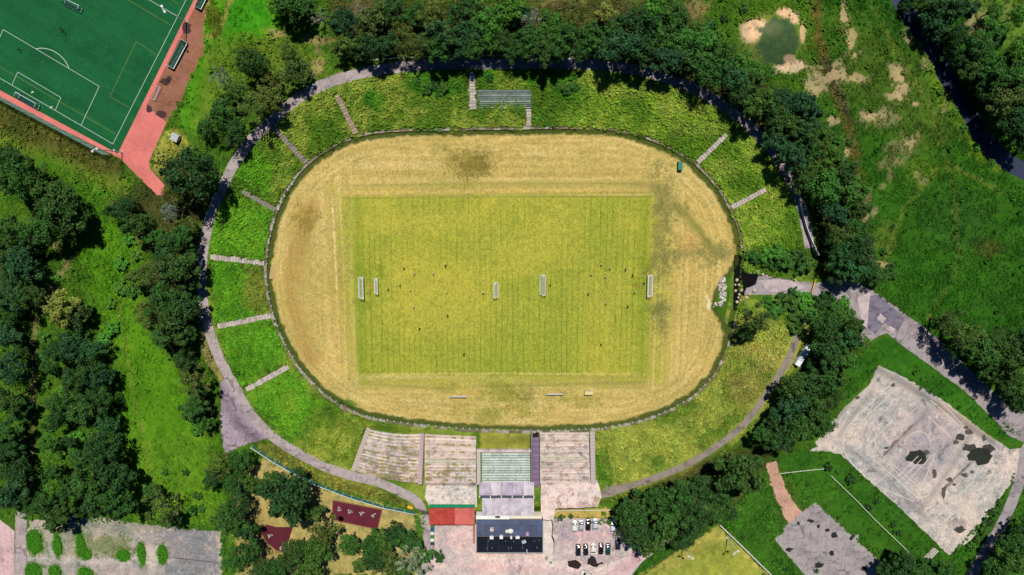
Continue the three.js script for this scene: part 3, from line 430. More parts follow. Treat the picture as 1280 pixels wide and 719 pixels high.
// river
{ const L = [[1118, -20], [1132, 8], [1150, 34], [1170, 62], [1186, 95], [1206, 125], [1224, 160], [1243, 186], [1266, 205], [1300, 222], [1360, 240]]; struct('river', ribbon(L, 9.5, 0, 0, -1.25, 2), new THREE.MeshPhysicalMaterial({ color: col(60, 66, 88), roughness: 0.22, bumpMap: rep(bumpTex, 0.5), bumpScale: 0.08 })); }

// ---------------------------------------------------------------- stadium furniture
function slab(pts, top, thick) {                                   // pts: world [x,_,z] outline, a flat slab below y = top
  const s = new THREE.Shape(pts.map(p => new THREE.Vector2(p[0], -p[2]))), g = new THREE.ExtrudeGeometry(s, { depth: thick, bevelEnabled: false });
  g.rotateX(-Math.PI / 2); g.translate(0, top - thick, 0); return worldUV(g);
}
const slabPx = (px, top, thick) => slab(px.map(p => wp(p[0], p[1], top)), top, thick);
const ringPoint = (deg, off) => { const f = deg * Math.PI / 180, r = pol(Ri, f) + off; return [C0[0] + r * Math.cos(f), 0, C0[2] + r * Math.sin(f)]; };
const stoneMats = [[150, 140, 118], [168, 158, 140], [132, 122, 98], [120, 114, 84], [180, 172, 160]].map(c => M(c, { map: rep(concreteTex, 1) }));
{ // low stone kerb at the foot of the terraces, slab by slab
  const kerb = new THREE.Group(); kerb.name = 'stone_kerb'; kerb.userData = { label: 'low weathered stone kerb running round the oval pitch', category: 'kerb' }; scene.add(kerb);
  const gs = [2.1, 2.3, 2.5].map(l => box(0.95, 0.5, l));
  let deg = 10; let k = 0;
  while (deg < 351) {
    const p = ringPoint(deg, 0.75), q = ringPoint(deg + 0.5, 0.75), d = Math.hypot(q[0] - p[0], q[2] - p[2]) * 2, step = 2.5 / d;
    const m = ringPoint(deg + step / 2, 0.75), a = ringPoint(deg, 0.75), b = ringPoint(deg + step, 0.75);
    if (hash(k, 3, 9) > 0.05) { const o = obj('slab', gs[k % 3], stoneMats[Math.floor(hash(k, 1, 7) * 5)], kerb); o.position.set(m[0], 0.28 + 0.08 * hash(k, 5, 5), m[2]); o.rotation.y = Math.atan2(b[0] - a[0], b[2] - a[2]) + (hash(k, 2, 2) - 0.5) * 0.06; o.scale.x = 0.8 + 0.5 * hash(k, 8, 8); }
    deg += step; k++;
  }
}
{ // perimeter railing
  const f = new THREE.Group(); f.name = 'perimeter_railing'; f.userData = { label: 'railing of short white posts between pitch and bank terraces', category: 'railing' }; scene.add(f);
  const pg = box(0.27, 1.25, 0.27, 0, 0.62, 0), rails = []; let prev = null, k = 0;
  for (let deg = 26; deg < 206;) {
    const p = ringPoint(deg, 0.05), q = ringPoint(deg + 0.5, 0.05), d = Math.hypot(q[0] - p[0], q[2] - p[2]) * 2;
    if (hash(k, 4, 4) > 0.07) { const o = obj('post', pg, white, f); o.position.set(p[0], 0, p[2]); o.rotation.y = hash(k, 1, 1); o.rotation.z = (hash(k, 6, 1) - 0.5) * 0.12; }
    if (prev) rails.push(bar([prev[0], 1.02, prev[2]], [p[0], 1.02, p[2]], 0.03, 5)); prev = p; deg += 2.5 / d; k++;
  }
  obj('rail', rails, greyMetal, f);
}
const stepMats = [[206, 190, 186], [190, 176, 170], [214, 200, 196]].map(c => M(c, { map: rep(concreteTex, 1.3) }));
const stairLines = [];
function flight(a, b, w, label, mats = stepMats) {
  stairLines.push([G(...a), G(...b)]);
  const A = G(...a), B = G(...b), L = Math.hypot(B[0] - A[0], B[2] - A[2]), n = Math.round(L / 0.95), t = thing('bank_staircase', label, 'stairs', [A[0], A[1], A[2]], 0, undefined), gg = box(w, 0.3, L / n * 0.97), yaw = Math.atan2(B[0] - A[0], B[2] - A[2]);
  for (let k = 0; k < n; k++) { const u = (k + 0.5) / n, x = A[0] + (B[0] - A[0]) * u, z = A[2] + (B[2] - A[2]) * u, o = obj('step', gg, mats[Math.floor(hash(k, a[0] | 0, 3) * mats.length)], t); o.position.set(x - A[0], height(x, z) + 0.16 - A[1], z - A[2]); o.rotation.y = yaw + (hash(k, 7, a[1] | 0) - 0.5) * 0.08; o.scale.x = 0.85 + 0.3 * hash(k, 9, 9); }
}
flight([421, 119], [445, 167], 1.7, 'brownish weathered bank stairs climbing to a sunlit patch of the ring path', [M([170, 146, 132], { map: rep(concreteTex, 1.3) }), M([186, 164, 148], { map: rep(concreteTex, 1.3) })]);
flight([341, 158], [386, 206], 1.6, 'grey overgrown bank stairs between two olive grass sections', [M([140, 128, 126], { map: rep(concreteTex, 1.3) }), M([160, 148, 142], { map: rep(concreteTex, 1.3) })]);
flight([303, 239], [344, 262], 1.5, 'broken bank stairs half hidden by bright green weeds', [M([150, 146, 134], { map: rep(concreteTex, 1.3) })]);
flight([263, 321], [331, 328], 2.0, 'pale bank stairs running level across the bright green weeds');
flight([272, 408], [339, 394], 2.0, 'pale bank stairs just below the half-olive weedy section');
flight([308, 487], [361, 458], 1.8, 'pale bank stairs nearest the paved yard and its big trees');
flight([908, 168], [872, 203], 1.6, 'bank stairs descending from under the tree belt near the green container');
flight([957, 237], [914, 259], 1.6, 'bank stairs between the tree belt and the clipped hedge section');
flight([590, 93], [591, 137], 2.9, 'wide concrete stairs beside the grey bench stand on the grass bank');
flight([661, 136], [661, 161], 1.5, 'narrow worn stairs from the grey bench stand down to the pitch');
single('stair_landing', 'small white concrete landing at the head of the wide bank stairs', 'landing', slabPx([[585, 90], [594, 90], [594, 98], [585, 98]], RH + 0.25, 0.5), M([236, 224, 222], { map: rep(concreteTex, 1) }));
// benches on the far bank
{
  const t = thing('bench_stand', 'grey-green stand of wooden benches set into the far grass bank', 'stand');
  const bm = M([146, 164, 160], { map: rep(steelTex, 1) }), bm2 = M([186, 196, 194], { map: rep(steelTex, 1) }), rm = M([70, 84, 82]);
  for (let k = 0; k < 9; k++) {
    const y = 1.75 + k * 0.27, v = 135 - k * 2.55, f = (a, b, yy) => [[597.5, v - a], [663.5, v - a], [663.5, v - b], [597.5, v - b]];
    obj('tread', slabPx(f(0, 2.5), y, 0.8), rm, t); obj('bench', slabPx(f(0.2, 1.5), y + 0.38, 0.14), k % 3 ? bm : bm2, t);
  }
  obj('front_wall', slabPx([[596, 138], [665, 138], [665, 135.6], [596, 135.6]], 1.6, 0.6), concrete, t);
  for (const x of [596.4, 664.4]) obj('side_rail', [0, 6, 12, 18].map(k => bar(wp(x, 136 - k, 1.6 + k * 0.1), [wp(x, 136 - k, 1.6)[0], 2.7 + k * 0.1, wp(x, 136 - k, 1.6)[2]], 0.05)).concat([bar([wp(x, 136, 1.6)[0], 2.7, wp(x, 136, 1.6)[2]], [wp(x, 118, 1.6)[0], 4.5, wp(x, 118, 1.6)[2]], 0.05)]), greyMetal, t);
}
{ // white rail along the top of the ring path
  const t = thing('path_rail', 'long thin white rail between the ring path and the dark tree belt', 'rail');
  const L = [[455, 77], [500, 73], [560, 71], [590, 71], [640, 70], [700, 69], [745, 70], [775, 74]].map(p => G(...p)); const ps = [];
  for (let i = 0; i + 1 < L.length; i++) { const a = L[i], b = L[i + 1], n = Math.round(Math.hypot(b[0] - a[0], b[2] - a[2]) / 3); for (let k = 0; k < n; k++) { const u = k / n; ps.push([a[0] + (b[0] - a[0]) * u, a[1] + (b[1] - a[1]) * u, a[2] + (b[2] - a[2]) * u]); } }
  const pg = box(0.16, 1.4, 0.16, 0, 0.7, 0); for (const p of ps) { const o = obj('post', pg, white, t); o.position.set(...p); }
  obj('rail', ps.slice(1).map((p, i) => bar([ps[i][0], ps[i][1] + 1.3, ps[i][2]], [p[0], p[1] + 1.3, p[2]], 0.12, 6)), white, t);
}
// ---------------------------------------------------------------- main stand
const treadM = [[206, 186, 180], [216, 196, 190], [198, 178, 170], [222, 202, 196]].map(c => M(c, { map: rep(concreteTex, 1.1) })), noseM = [[240, 226, 220], [228, 212, 206], [218, 202, 196]].map(c => M(c, { map: rep(concreteTex, 1.6) }));
const mossM = M([152, 146, 84]);
const sw0 = wp(425, 528, 2), sw1 = wp(765, 662, 2), standMap = new Painter(sw0[0], sw0[2], sw1[0], sw1[2], 1500); standMap.fill([0.9, 0.88, 0.87]);
{ // weathering of the concrete: moss, lichen, stains and fresh patches; neutral elsewhere
  const tint = (r, g, b) => [r * GAIN, g * GAIN, b * GAIN * 1.08], E = (x, y, a, b, c, o, t = 0) => { const k = [srgb(tint(...c)[0]), srgb(tint(...c)[1]), srgb(tint(...c)[2])]; standMap.ell(x, y, a, b, k, o, 0.4, 1.7, t); };
  for (let k = 0; k < 110; k++) { const u = rnd(), v = Math.sqrt(rnd()); E(450 + 70 * u + 6 * v, 545 + 50 * v, rr(1.5, 9), rr(0.5, 1.8), rnd() < 0.45 ? [0.5, 0.46, 0.24] : [0.56, 0.52, 0.48], 0.75, 0.1); }
  for (let k = 0; k < 90; k++) E(rr(531, 595), rr(545, 606), rr(1, 6), rr(0.5, 1.6), rnd() < 0.4 ? [0.52, 0.46, 0.32] : [0.6, 0.55, 0.53], 0.7); for (let k = 0; k < 26; k++) E(rr(532, 562), rr(582, 604), rr(1, 6), rr(0.5, 1.8), [0.4, 0.37, 0.22], 0.7);
  for (let k = 0; k < 90; k++) E(rr(675, 738), rr(542, 605), rr(1, 6), rr(0.5, 1.5), rnd() < 0.5 ? [0.62, 0.5, 0.47] : [0.54, 0.48, 0.47], 0.7);
  for (let k = 0; k < 50; k++) E(rr(676, 748), rr(606, 636), rr(1, 6), rr(0.6, 3), rnd() < 0.5 ? [0.62, 0.48, 0.47] : [0.98, 0.95, 0.9], 0.7, rr(0, 3)); for (let k = 0; k < 40; k++) E(rr(535, 596), rr(607, 633), rr(0.6, 4), rr(0.4, 1.5), rnd() < 0.5 ? [0.6, 0.55, 0.52] : [0.98, 0.95, 0.92], 0.7, rr(0, 3));
  E(535, 548, 5, 4, [0.5, 0.45, 0.44], 0.9); E(725, 626, 10, 5, [0.66, 0.5, 0.5], 0.7); E(743, 622, 6, 8, [0.66, 0.6, 0.4], 0.7);
}
standMap.grain(0.3, 0.5, 0.45); const standTex = standMap.texture(); for (const m of [...treadM, ...noseM]) m.map = standTex;
function terrace(label, c, rows, y0, y1, bow = 0, mossy = 0, back) {
  const t = thing('concrete_terrace', label, 'terrace'), N = bow ? 8 : 1;
  const at = (u, v, y) => { const [a, b, d, e] = c, x = (a[0] * (1 - u) + b[0] * u) * (1 - v) + (e[0] * (1 - u) + d[0] * u) * v, z = (a[1] * (1 - u) + b[1] * u) * (1 - v) + (e[1] * (1 - u) + d[1] * u) * v + bow * 4 * u * (1 - u); return wp(x, z, y); };
  for (let k = 0; k < rows; k++) {
    const y = y0 + (y1 - y0) * (k + 0.5) / rows, v0 = k / rows, v1 = (k + 1.0) / rows, vm = v0 + (v1 - v0) * 0.32;
    const strip = (a, b, yy, th) => { const p = []; for (let i = 0; i <= N; i++) p.push(at(i / N, a, yy)); for (let i = N; i >= 0; i--) p.push(at(i / N, b, yy)); return standMap.uv(slab(p, yy, th)); };
    obj('tread', strip(vm, v1, y, 1.3), mossy && hash(k, rows, 31) < mossy ? treadM[2] : treadM[k % 4], t);
    obj('nosing', strip(v0, vm, y + 0.03, 1.33), noseM[Math.floor(hash(k, 17, rows) * 3)], t);
    if (mossy && hash(k, rows, 5) < mossy) for (let q = 0; q < 6; q++) {
      if (hash(k, q, 73) < 0.35) continue; const u = (q + 0.3 * hash(k, q, 71)) / 6, w = 0.03 + 0.08 * hash(k, q, 72);
      obj('moss', slab(roughen([at(u, vm, y), at(u + w, vm, y), at(u + w, vm + (v1 - vm) * 0.75, y), at(u, vm + (v1 - vm) * 0.75, y)], 0.4, 0.1), y + 0.07, 0.1), mossM, t);
    }
  }
  return t;
}
terrace('fan-shaped weedy concrete terrace beside the sloping path', [[459, 537], [527, 543], [523, 604], [443, 588]], 14, 0.6, 4.3, 3, 0.75);
terrace('lower flight of the plain concrete terrace in front of the paved deck', [[531, 543], [595, 546], [595, 576], [531, 575]], 7, 0.6, 2.4, 0, 0.15);
terrace('upper mossy concrete terrace between the plain flight and the paved deck', [[531, 578.5], [595, 578.5], [595, 606], [531, 606]], 7, 2.8, 4.4, 0, 0.5);
terrace('lower pinkish terrace beside the purple walkway, next to the pitch', [[675, 541], [736, 541], [737, 572], [675, 572]], 8, 0.6, 2.5, 0, 0.1);
terrace('upper rough pinkish terrace beside the purple walkway', [[675, 575.5], [737, 575.5], [738, 605], [675, 605]], 8, 2.8, 4.4, 0, 0.1);
for (const [q, l] of [[[[531, 575.3], [595, 576.3], [595, 578.2], [531, 578.2]], 'low cream parapet wall splitting the plain concrete terrace'], [[[675, 572.2], [737, 572.2], [737, 575], [675, 575]], 'low cream parapet wall splitting the pinkish terrace']]) single('parapet_wall', l, 'wall', slabPx(q, 3.1, 1.4), M([216, 210, 190], { map: rep(concreteTex, 1) }));
for (const [a, b, w, l, m] of [[[527.5, 542], [525, 606], 1.5, 'pink concrete stairs between the two pale terraces', [M([206, 178, 186], { map: rep(concreteTex, 1) })]], [[740.5, 540], [741.5, 606], 1.7, 'grey-pink stairs beside the green bank and pinkish terrace', [M([204, 190, 194], { map: rep(concreteTex, 1) })]], [[598.5, 564], [598.5, 606], 1.3, 'white concrete stairs beside the mint bench rows', [stepMats[2]]], [[461, 535], [441, 589], 1.5, 'pale concrete edge stairs beside the olive grass bank', [stepMats[0]]]]) {
  const n = 16, A = wp(a[0], a[1], 0.8), B = wp(b[0], b[1], 4.5), t = thing('stand_staircase', l, 'stairs', A, 0); const L = Math.hypot(B[0] - A[0], B[2] - A[2]), g = box(w, 1.5, L / n * 0.98, 0, -0.6, 0), y0 = a[1] > 555 ? 2 : 0.8;
  for (let k = 0; k < n; k++) { const u = (k + 0.5) / n, o = obj('step', g, m[0], t); o.position.set((B[0] - A[0]) * u, y0 - 0.8 + (4.5 - y0) * u, (B[2] - A[2]) * u); o.rotation.y = Math.atan2(B[0] - A[0], B[2] - A[2]); }
}
{ // mint bench rows
  const t = thing('seating_stand', 'stand of pale mint benches in front of the lilac roofs', 'stand'), mint = [[212, 226, 218], [202, 218, 210], [222, 232, 226]].map(c => M(c, { map: rep(steelTex, 1) })), floor = M([150, 160, 158], { map: rep(concreteTex, 1) });
  for (let k = 0; k < 12; k++) { const y = 1.5 + k * 0.26, v = 566 + k * 3.15; obj('tread', slabPx([[602, v], [663, v], [663, v + 3.1], [602, v + 3.1]], y, 1.4), floor, t); obj('bench', slabPx([[602.5, v + 0.9], [662.5, v + 0.9], [662.5, v + 2.9], [602.5, v + 2.9]], y + 0.36, 0.1), mint[k % 3], t); }
  obj('front_kerb', slabPx([[596, 562.5], [664, 562.5], [664, 565.6], [596, 565.6]], 1.5, 1.2), concrete, t);
}
{ // purple walkway
  const t = thing('purple_walkway', 'narrow purple stepped walkway between mint benches and pinkish terrace', 'walkway'), pm = [M([146, 118, 156], { map: rep(rubberTex, 1) }), M([132, 106, 144], { map: rep(rubberTex, 1) })];
  for (let k = 0; k < 18; k++) { const y = 0.7 + k * 0.21, v = 547 + k * 3.42; obj('step', slabPx([[665.8, v], [673.6, v], [673.8, v + 3.4], [666, v + 3.4]], y, 1.3), pm[k % 2], t); }
  obj('gate_mat', slabPx([[665.8, 540.5], [673.6, 540.5], [673.6, 546.8], [665.8, 546.8]], 0.55, 0.6), M([46, 34, 46]), t); obj('side_wall', slabPx([[664.2, 541], [665.4, 541], [665.4, 606], [664.2, 606]], 4.7, 4.6), M([150, 140, 150]), t);
}
const deckM = M([232, 218, 212], { map: standTex });
single('paved_deck', 'cream concrete deck between the terraces and the red hut', 'deck', standMap.uv(slabPx([[533, 607], [596, 607], [596, 634], [537, 634], [531, 622]], 4.42, 4.8)), deckM);
single('paved_deck', 'stained pinkish deck behind the pinkish terrace', 'deck', standMap.uv(slab(roughen([[676, 606], [748, 604], [752, 622], [748, 634], [694, 636], [692, 650], [679, 650], [676, 640]].map(p => wp(p[0], p[1], 4.41)), 0.8, 0.25), 4.41, 4.8)), M([240, 218, 214], { map: standTex }));
function corrugated(px, yA, yB, n, amp, mat, name, parent) {       // sheet with ridges running down the picture; px = TL,TR,BR,BL
  const [a, b, c, d] = [wp(px[0][0], px[0][1], yA), wp(px[1][0], px[1][1], yA), wp(px[2][0], px[2][1], yB), wp(px[3][0], px[3][1], yB)], P = [], I = [], N = n * 2;
  for (let i = 0; i <= N; i++) { const u = i / N, h = (i % 2 ? 1 : 0) * amp; for (const [p, q] of [[a, b], [d, c]]) P.push(p[0] + (q[0] - p[0]) * u, p[1] + h, p[2] + (q[2] - p[2]) * u); if (i < N) { const k = 2 * i; I.push(k, k + 1, k + 2, k + 1, k + 3, k + 2); } }
  let g = new THREE.BufferGeometry(); g.setAttribute('position', new THREE.Float32BufferAttribute(P, 3)); g.setIndex(I); g = g.toNonIndexed(); g.computeVertexNormals(); const lo = g.clone(); lo.translate(0, -0.06, 0); return obj(name, worldUV(mergeGeometries([g, lo])), mat, parent);
}
{ // roofs behind the benches
  const t = thing('stand_roof', 'ribbed lilac canopy roof over the rear mint benches', 'roof'), lm = M([206, 192, 214], { map: rep(steelTex, 0.9), roughness: 0.6 }), lm2 = M([224, 214, 226], { map: rep(steelTex, 0.9), roughness: 0.6 });
  for (let k = 0; k < 5; k++) corrugated([[599 + k * 13.8, 603], [612.4 + k * 13.8, 603], [612.4 + k * 13.8, 619.5], [599 + k * 13.8, 619.5]], 6.6, 7.1, 8, 0.07, k % 3 == 1 ? lm2 : lm, 'roof_sheet', t);
  for (const x of [600, 617, 634, 651, 667]) for (const v of [605, 618]) { const p = wp(x, v, 6.5); obj('post', bar([p[0], 4, p[2]], [p[0], 6.55, p[2]], 0.1), greyMetal, t); }
  obj('window_band', slabPx([[599, 620.2], [668, 620.2], [668, 622.6], [599, 622.6]], 6.7, 2.6), M([86, 90, 104], { roughness: 0.3 }), t);
  for (let k = 0; k < 6; k++) obj('mullion', slabPx([[599 + k * 13.6, 620], [600 + k * 13.6, 620], [600 + k * 13.6, 622.9], [599 + k * 13.6, 622.9]], 6.75, 2.7), white, t);
  const s = thing('club_building', 'club house with pale ribbed roof and white parapet', 'building');
  obj('wall', slabPx([[603, 624], [667, 624], [667, 644], [603, 644]], 6.6, 6.8), M([214, 200, 196]), s);
  for (let k = 0; k < 4; k++) corrugated([[602.5 + k * 16.3, 623], [618.6 + k * 16.3, 623], [618.6 + k * 16.3, 644.6], [602.5 + k * 16.3, 644.6]], 6.95, 7.15, 9, 0.07, k % 2 ? lm2 : M([216, 208, 222], { map: rep(steelTex, 0.7), roughness: 0.6 }), 'roof_sheet', s);
  obj('parapet', slabPx([[595, 645], [637, 645], [637, 649.4], [595, 649.4]], 7.3, 3.4), M([242, 240, 240]), s); obj('parapet', slabPx([[637.3, 645], [677.5, 645], [677.5, 648.6], [637.3, 648.6]], 7.2, 3.4), M([236, 226, 206]), s);
  obj('roof_hatch', slabPx([[619, 645.6], [625, 645.6], [625, 647.8], [619, 647.8]], 7.6, 0.4), M([90, 80, 84]), s);
}
{ // navy pavilion
  const t = thing('pavilion', 'long pavilion with navy gable roof carrying white roof lights', 'building', [0, 0, 0]);
  const W = (x, y, h) => wp(x, y, h), E = 5.6, R = 7.4;
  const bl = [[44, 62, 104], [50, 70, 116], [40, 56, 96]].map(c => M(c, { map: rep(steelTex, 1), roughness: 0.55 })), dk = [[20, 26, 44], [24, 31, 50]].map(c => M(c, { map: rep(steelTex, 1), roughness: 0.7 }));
  const panel = (x0, x1, y0, y1, h0, h1, m) => { const a = W(x0, y0, h0), b = W(x1, y0, h0), c = W(x1, y1, h1), d = W(x0, y1, h1), P = []; for (const e of [0.06, -0.06]) for (const p of [a, b, c, d]) P.push(p[0], p[1] + e, p[2]); const g = new THREE.BufferGeometry(); g.setAttribute('position', new THREE.Float32BufferAttribute(P, 3)); g.setIndex([0, 3, 1, 1, 3, 2, 4, 5, 7, 5, 6, 7, 0, 1, 4, 1, 5, 4, 1, 2, 5, 2, 6, 5, 2, 3, 6, 3, 7, 6, 3, 0, 7, 0, 4, 7]); const f = g.toNonIndexed(); f.computeVertexNormals(); obj('roof_panel', worldUV(f), m, t); };
  for (let i = 0; i < 11; i++) for (let j = 0; j < 3; j++) { const h = q => E + (R - E) * q / 3, e = 0.02 * (hash(i, j, 2) - 0.5); panel(596.2 + i * 7.44, 596.2 + (i + 0.985) * 7.44, 650 + j * 6.85, 650 + (j + 0.975) * 6.85, h(j) + e, h(j + 0.975) + e, bl[Math.floor(hash(i, j, 8) * 3)]); }
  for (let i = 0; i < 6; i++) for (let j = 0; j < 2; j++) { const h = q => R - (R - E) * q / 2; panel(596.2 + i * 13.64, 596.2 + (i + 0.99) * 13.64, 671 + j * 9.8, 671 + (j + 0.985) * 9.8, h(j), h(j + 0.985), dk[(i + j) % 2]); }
  const wl = [W(597, 651, 5.3), W(677.5, 651, 5.3), W(677.5, 689.5, 5.3), W(597, 689.5, 5.3)]; obj('wall', slab(wl, 5.3, 5.5), M([190, 176, 172]), t);
  obj('gutter', [[[595.6, 649.6], [595.6, 691]], [[678.6, 649.6], [678.6, 691]], [[595.6, 691], [678.6, 691]]].map(([a, b]) => bar(W(...a, E + 0.02), W(...b, E + 0.02), 0.13, 5)), M([150, 160, 176]), t);
  for (const [x, y, w, d, h] of [[614.5, 672.5, 4.6, 3.6, 0.7], [626.6, 672, 4.2, 4, 0.7], [639, 672.6, 2.4, 2.8, 0.8], [647, 672.3, 5, 3, 0.6]]) obj('roof_light', slabPx([[x - w / 2, y - d / 2], [x + w / 2, y - d / 2], [x + w / 2, y + d / 2], [x - w / 2, y + d / 2]], 7.3 + h, 0.9), M([236, 234, 232]), t);
  const p1 = W(638, 664, 7); const dome = new THREE.SphereGeometry(0.95, 10, 7); dome.scale(1.2, 0.6, 1); dome.translate(p1[0], 7.1, p1[2]); obj('vent_cowl', [dome, box(1.1, 0.5, 1.0, p1[0] - 1.2, 6.9, p1[2] + 0.1)], M([238, 232, 224]), t);
  obj('chimney', slabPx([[612.5, 661], [617, 661], [617, 664.5], [612.5, 664.5]], 7.7, 1.5), M([214, 196, 190]), t); obj('chimney', slabPx([[657.6, 666.6], [660.8, 666.6], [660.8, 670], [657.6, 670]], 8.1, 1.5), M([196, 160, 196]), t);
  for (const [x, y] of [[608.7, 684.5], [615.4, 684], [635.5, 684.5], [639, 684], [653, 684], [671, 683.5], [674, 674], [610.8, 674.5], [632, 675], [642, 675.5], [668, 675]]) { const p = W(x, y, 6.5); obj('vent_pipe', bar([p[0], 5.6, p[2]], [p[0], 7.6, p[2]], 0.14), greyMetal, t); }
  const q = W(655, 677, 7); obj('air_unit', [box(1.5, 0.8, 1.1, q[0], 7.05, q[2], 0.4), bar([q[0], 7.4, q[2]], [q[0], 7.6, q[2]], 0.4, 10)], M([176, 190, 206]), t);
  const q2 = W(658.5, 687, 6); obj('downpipe', bar([q2[0], 6.1, q2[2]], [q2[0] + 0.1, 5.7, q2[2] + 2], 0.2), M([200, 204, 210]), t);
}
{ // red hut
  const t = thing('red_hut', 'hut with red ribbed roof, one half faded, green fascia', 'hut');
  obj('wall', slabPx([[538, 637], [592, 637], [592, 655.5], [538, 655.5]], 5.9, 6), M([206, 180, 170]), t);
  corrugated([[536.5, 635.2], [568.6, 635.2], [568.6, 656], [536.5, 656]], 6.6, 6.1, 13, 0.14, M([206, 82, 72], { map: rep(steelTex, 1), roughness: 0.6 }), 'roof_sheet', t).userData.label = 'deeper red ribbed half of the roof';
  corrugated([[568.8, 635.2], [593.2, 635.2], [593.2, 656], [568.8, 656]], 6.62, 6.12, 12, 0.05, M([226, 116, 108], { map: rep(concreteTex, 0.9), roughness: 0.8 }), 'roof_sheet', t).userData.label = 'faded pinkish half of the roof';
  obj('fascia', slabPx([[536.5, 631.4], [593.5, 631.4], [593.5, 634.6], [536.5, 634.6]], 6.75, 0.5), M([30, 140, 100]), t); 
}
single('courtyard_wall', 'reddish low wall closing the courtyard beside the pavilion', 'wall', slabPx([[591, 657], [593.4, 657], [593.4, 680], [591, 680]], 1.6, 1.8), M([190, 130, 128], { map: rep(concreteTex, 1) }));
{ const t = thing('storage_shelf', 'narrow rack of green and blue crates beside the courtyard', 'rack'); const cs = [[60, 120, 70], [50, 90, 140], [220, 216, 210], [70, 130, 60], [230, 226, 220], [60, 70, 80]]; for (let k = 0; k < 6; k++) obj('crate', slabPx([[538, 657 + k * 4.2], [542.5, 657 + k * 4.2], [542.5, 660.6 + k * 4.2], [538, 660.6 + k * 4.2]], 1 + 0.4 * hash(k, 3, 3), 1.3), M(cs[k]), t); }

// ---------------------------------------------------------------- goals, benches, boxes on the pitch
const netMat = M([232, 234, 228], { roughness: 0.9 });
function goal(name, label, px, w, h, d, turn, group, frame = white, r = 0.13, net = netMat) {      // px: middle of the goal line; open side looks along +x turned
  const p = wp(...px), t = thing(name, label, 'goal', [p[0], 0.05, p[2]], turn, group);
  for (const s of [-1, 1]) { obj('post', bar([0, 0, s * w / 2], [0, h, s * w / 2], r, 8), frame, t); obj('net_support', [bar([0, h, s * w / 2], [-d * 0.55, h, s * w / 2], r * 0.7), bar([-d * 0.55, h, s * w / 2], [-d, 0, s * w / 2], r * 0.7)], frame, t); }
  obj('crossbar', bar([0, h, -w / 2 - r], [0, h, w / 2 + r], r, 8), frame, t); obj('base_bar', [bar([-d, 0.05, -w / 2], [-d, 0.05, w / 2], r * 0.7), bar([0, 0.05, -w / 2], [-d, 0.05, -w / 2], r * 0.7), bar([0, 0.05, w / 2], [-d, 0.05, w / 2], r * 0.7)], frame, t);
  const n = [], q = 0.017, path = [[0, h], [-d * 0.55, h], [-d, 0]];
  for (let z = -w / 2; z <= w / 2 + 1e-6; z += w / Math.round(w / 0.24)) for (let i = 0; i < 2; i++) n.push(bar([path[i][0], path[i][1], z], [path[i + 1][0], path[i + 1][1], z], q, 3));
  for (let i = 0; i < 2; i++) for (let k = 0; k < 8; k++) { const u = k / 8, x = path[i][0] + (path[i + 1][0] - path[i][0]) * u, y = path[i][1] + (path[i + 1][1] - path[i][1]) * u; n.push(bar([x, y, -w / 2], [x, y, w / 2], q, 3)); }
  obj('net', n, net, t).userData.kind = 'stuff'; return t;
}
goal('football_goal', 'full-size white goal on the worn dry margin of the stadium pitch', [455.5, 359.5], 7.4, 2.44, 2.1, 0);
goal('football_goal', 'full-size white goal beside the dark greyish turf of the stadium pitch', [808.5, 357], 7.4, 2.44, 2.1, Math.PI);
goal('training_goal', 'small training goal standing close in front of a full-size goal', [473, 357.5], 5.2, 2, 1.4, 0);
goal('training_goal', 'small training goal standing alone at midfield', [617.5, 362.5], 5.2, 2, 1.5, Math.PI);
goal('training_goal', 'wide training goal with grey net between midfield and the far goal', [681, 356], 7, 2.2, 1.7, 0);
goal('football_goal', 'white goal with dark net on the corner of the artificial turf', [38, 123.5], 7.4, 2.44, 2.2, Math.PI / 2 - 0.52, undefined, M([200, 210, 216]), 0.12, M([60, 84, 110]));
goal('football_goal', 'goal standing off the marked lines on the artificial turf', [93, 4], 6, 2.2, 2, Math.PI / 2 - 0.46, undefined, M([200, 214, 214]), 0.12, M([70, 110, 110]));
function bench(label, px, L, wd, mat) {
  const p = wp(...px), t = thing('team_bench', label, 'bench', [p[0], 0.05, p[2]]);
  obj('seat', box(L, 0.08, wd * 0.45, 0, 0.48, 0.1), mat, t); obj('backrest', box(L, 0.5, 0.08, 0, 0.85, -0.25), mat, t); obj('roof', box(L, 0.06, 0.55, 0, 1.45, -0.3), M([200, 198, 190]), t);
  for (const s of [-1, 0, 1]) { obj('leg', box(0.08, 0.48, 0.5, s * (L / 2 - 0.1), 0.24, 0), greyMetal, t); obj('strut', box(0.07, 1.45, 0.07, s * (L / 2 - 0.1), 0.72, -0.35), greyMetal, t); }
}
bench('long white team bench beside the green scrub patch', [573, 495.5], 6.0, 0.9, white);
bench('long white team bench next to the small beige dugout', [693.5, 492.5], 5.8, 0.9, white);
{ const p = wp(735.5, 490.5), t = thing('dugout', 'small beige dugout with open front by the white bench', 'dugout', [p[0], 0.05, p[2]]); obj('roof', box(3.0, 0.08, 1.3, 0, 1.5, -0.1), M([226, 208, 150]), t); obj('back_panel', box(3.0, 1.4, 0.06, 0, 0.75, -0.75), M([206, 196, 160]), t); for (const s of [-1, 1]) obj('side_panel', box(0.06, 1.4, 1.2, s * 1.45, 0.75, -0.1), M([186, 176, 150]), t); obj('seat', box(2.7, 0.08, 0.4, 0, 0.45, -0.45), M([120, 100, 80]), t); const b = new THREE.SphereGeometry(0.45, 8, 6); b.scale(1, 0.7, 1); b.translate(-1.9, 0.35, -0.9); single('kit_bag', 'pale kit bag lying behind the small beige dugout', 'bag', b.translate(p[0] + 3.2, 0.05, p[2] - 0.1), M([206, 196, 206])); }
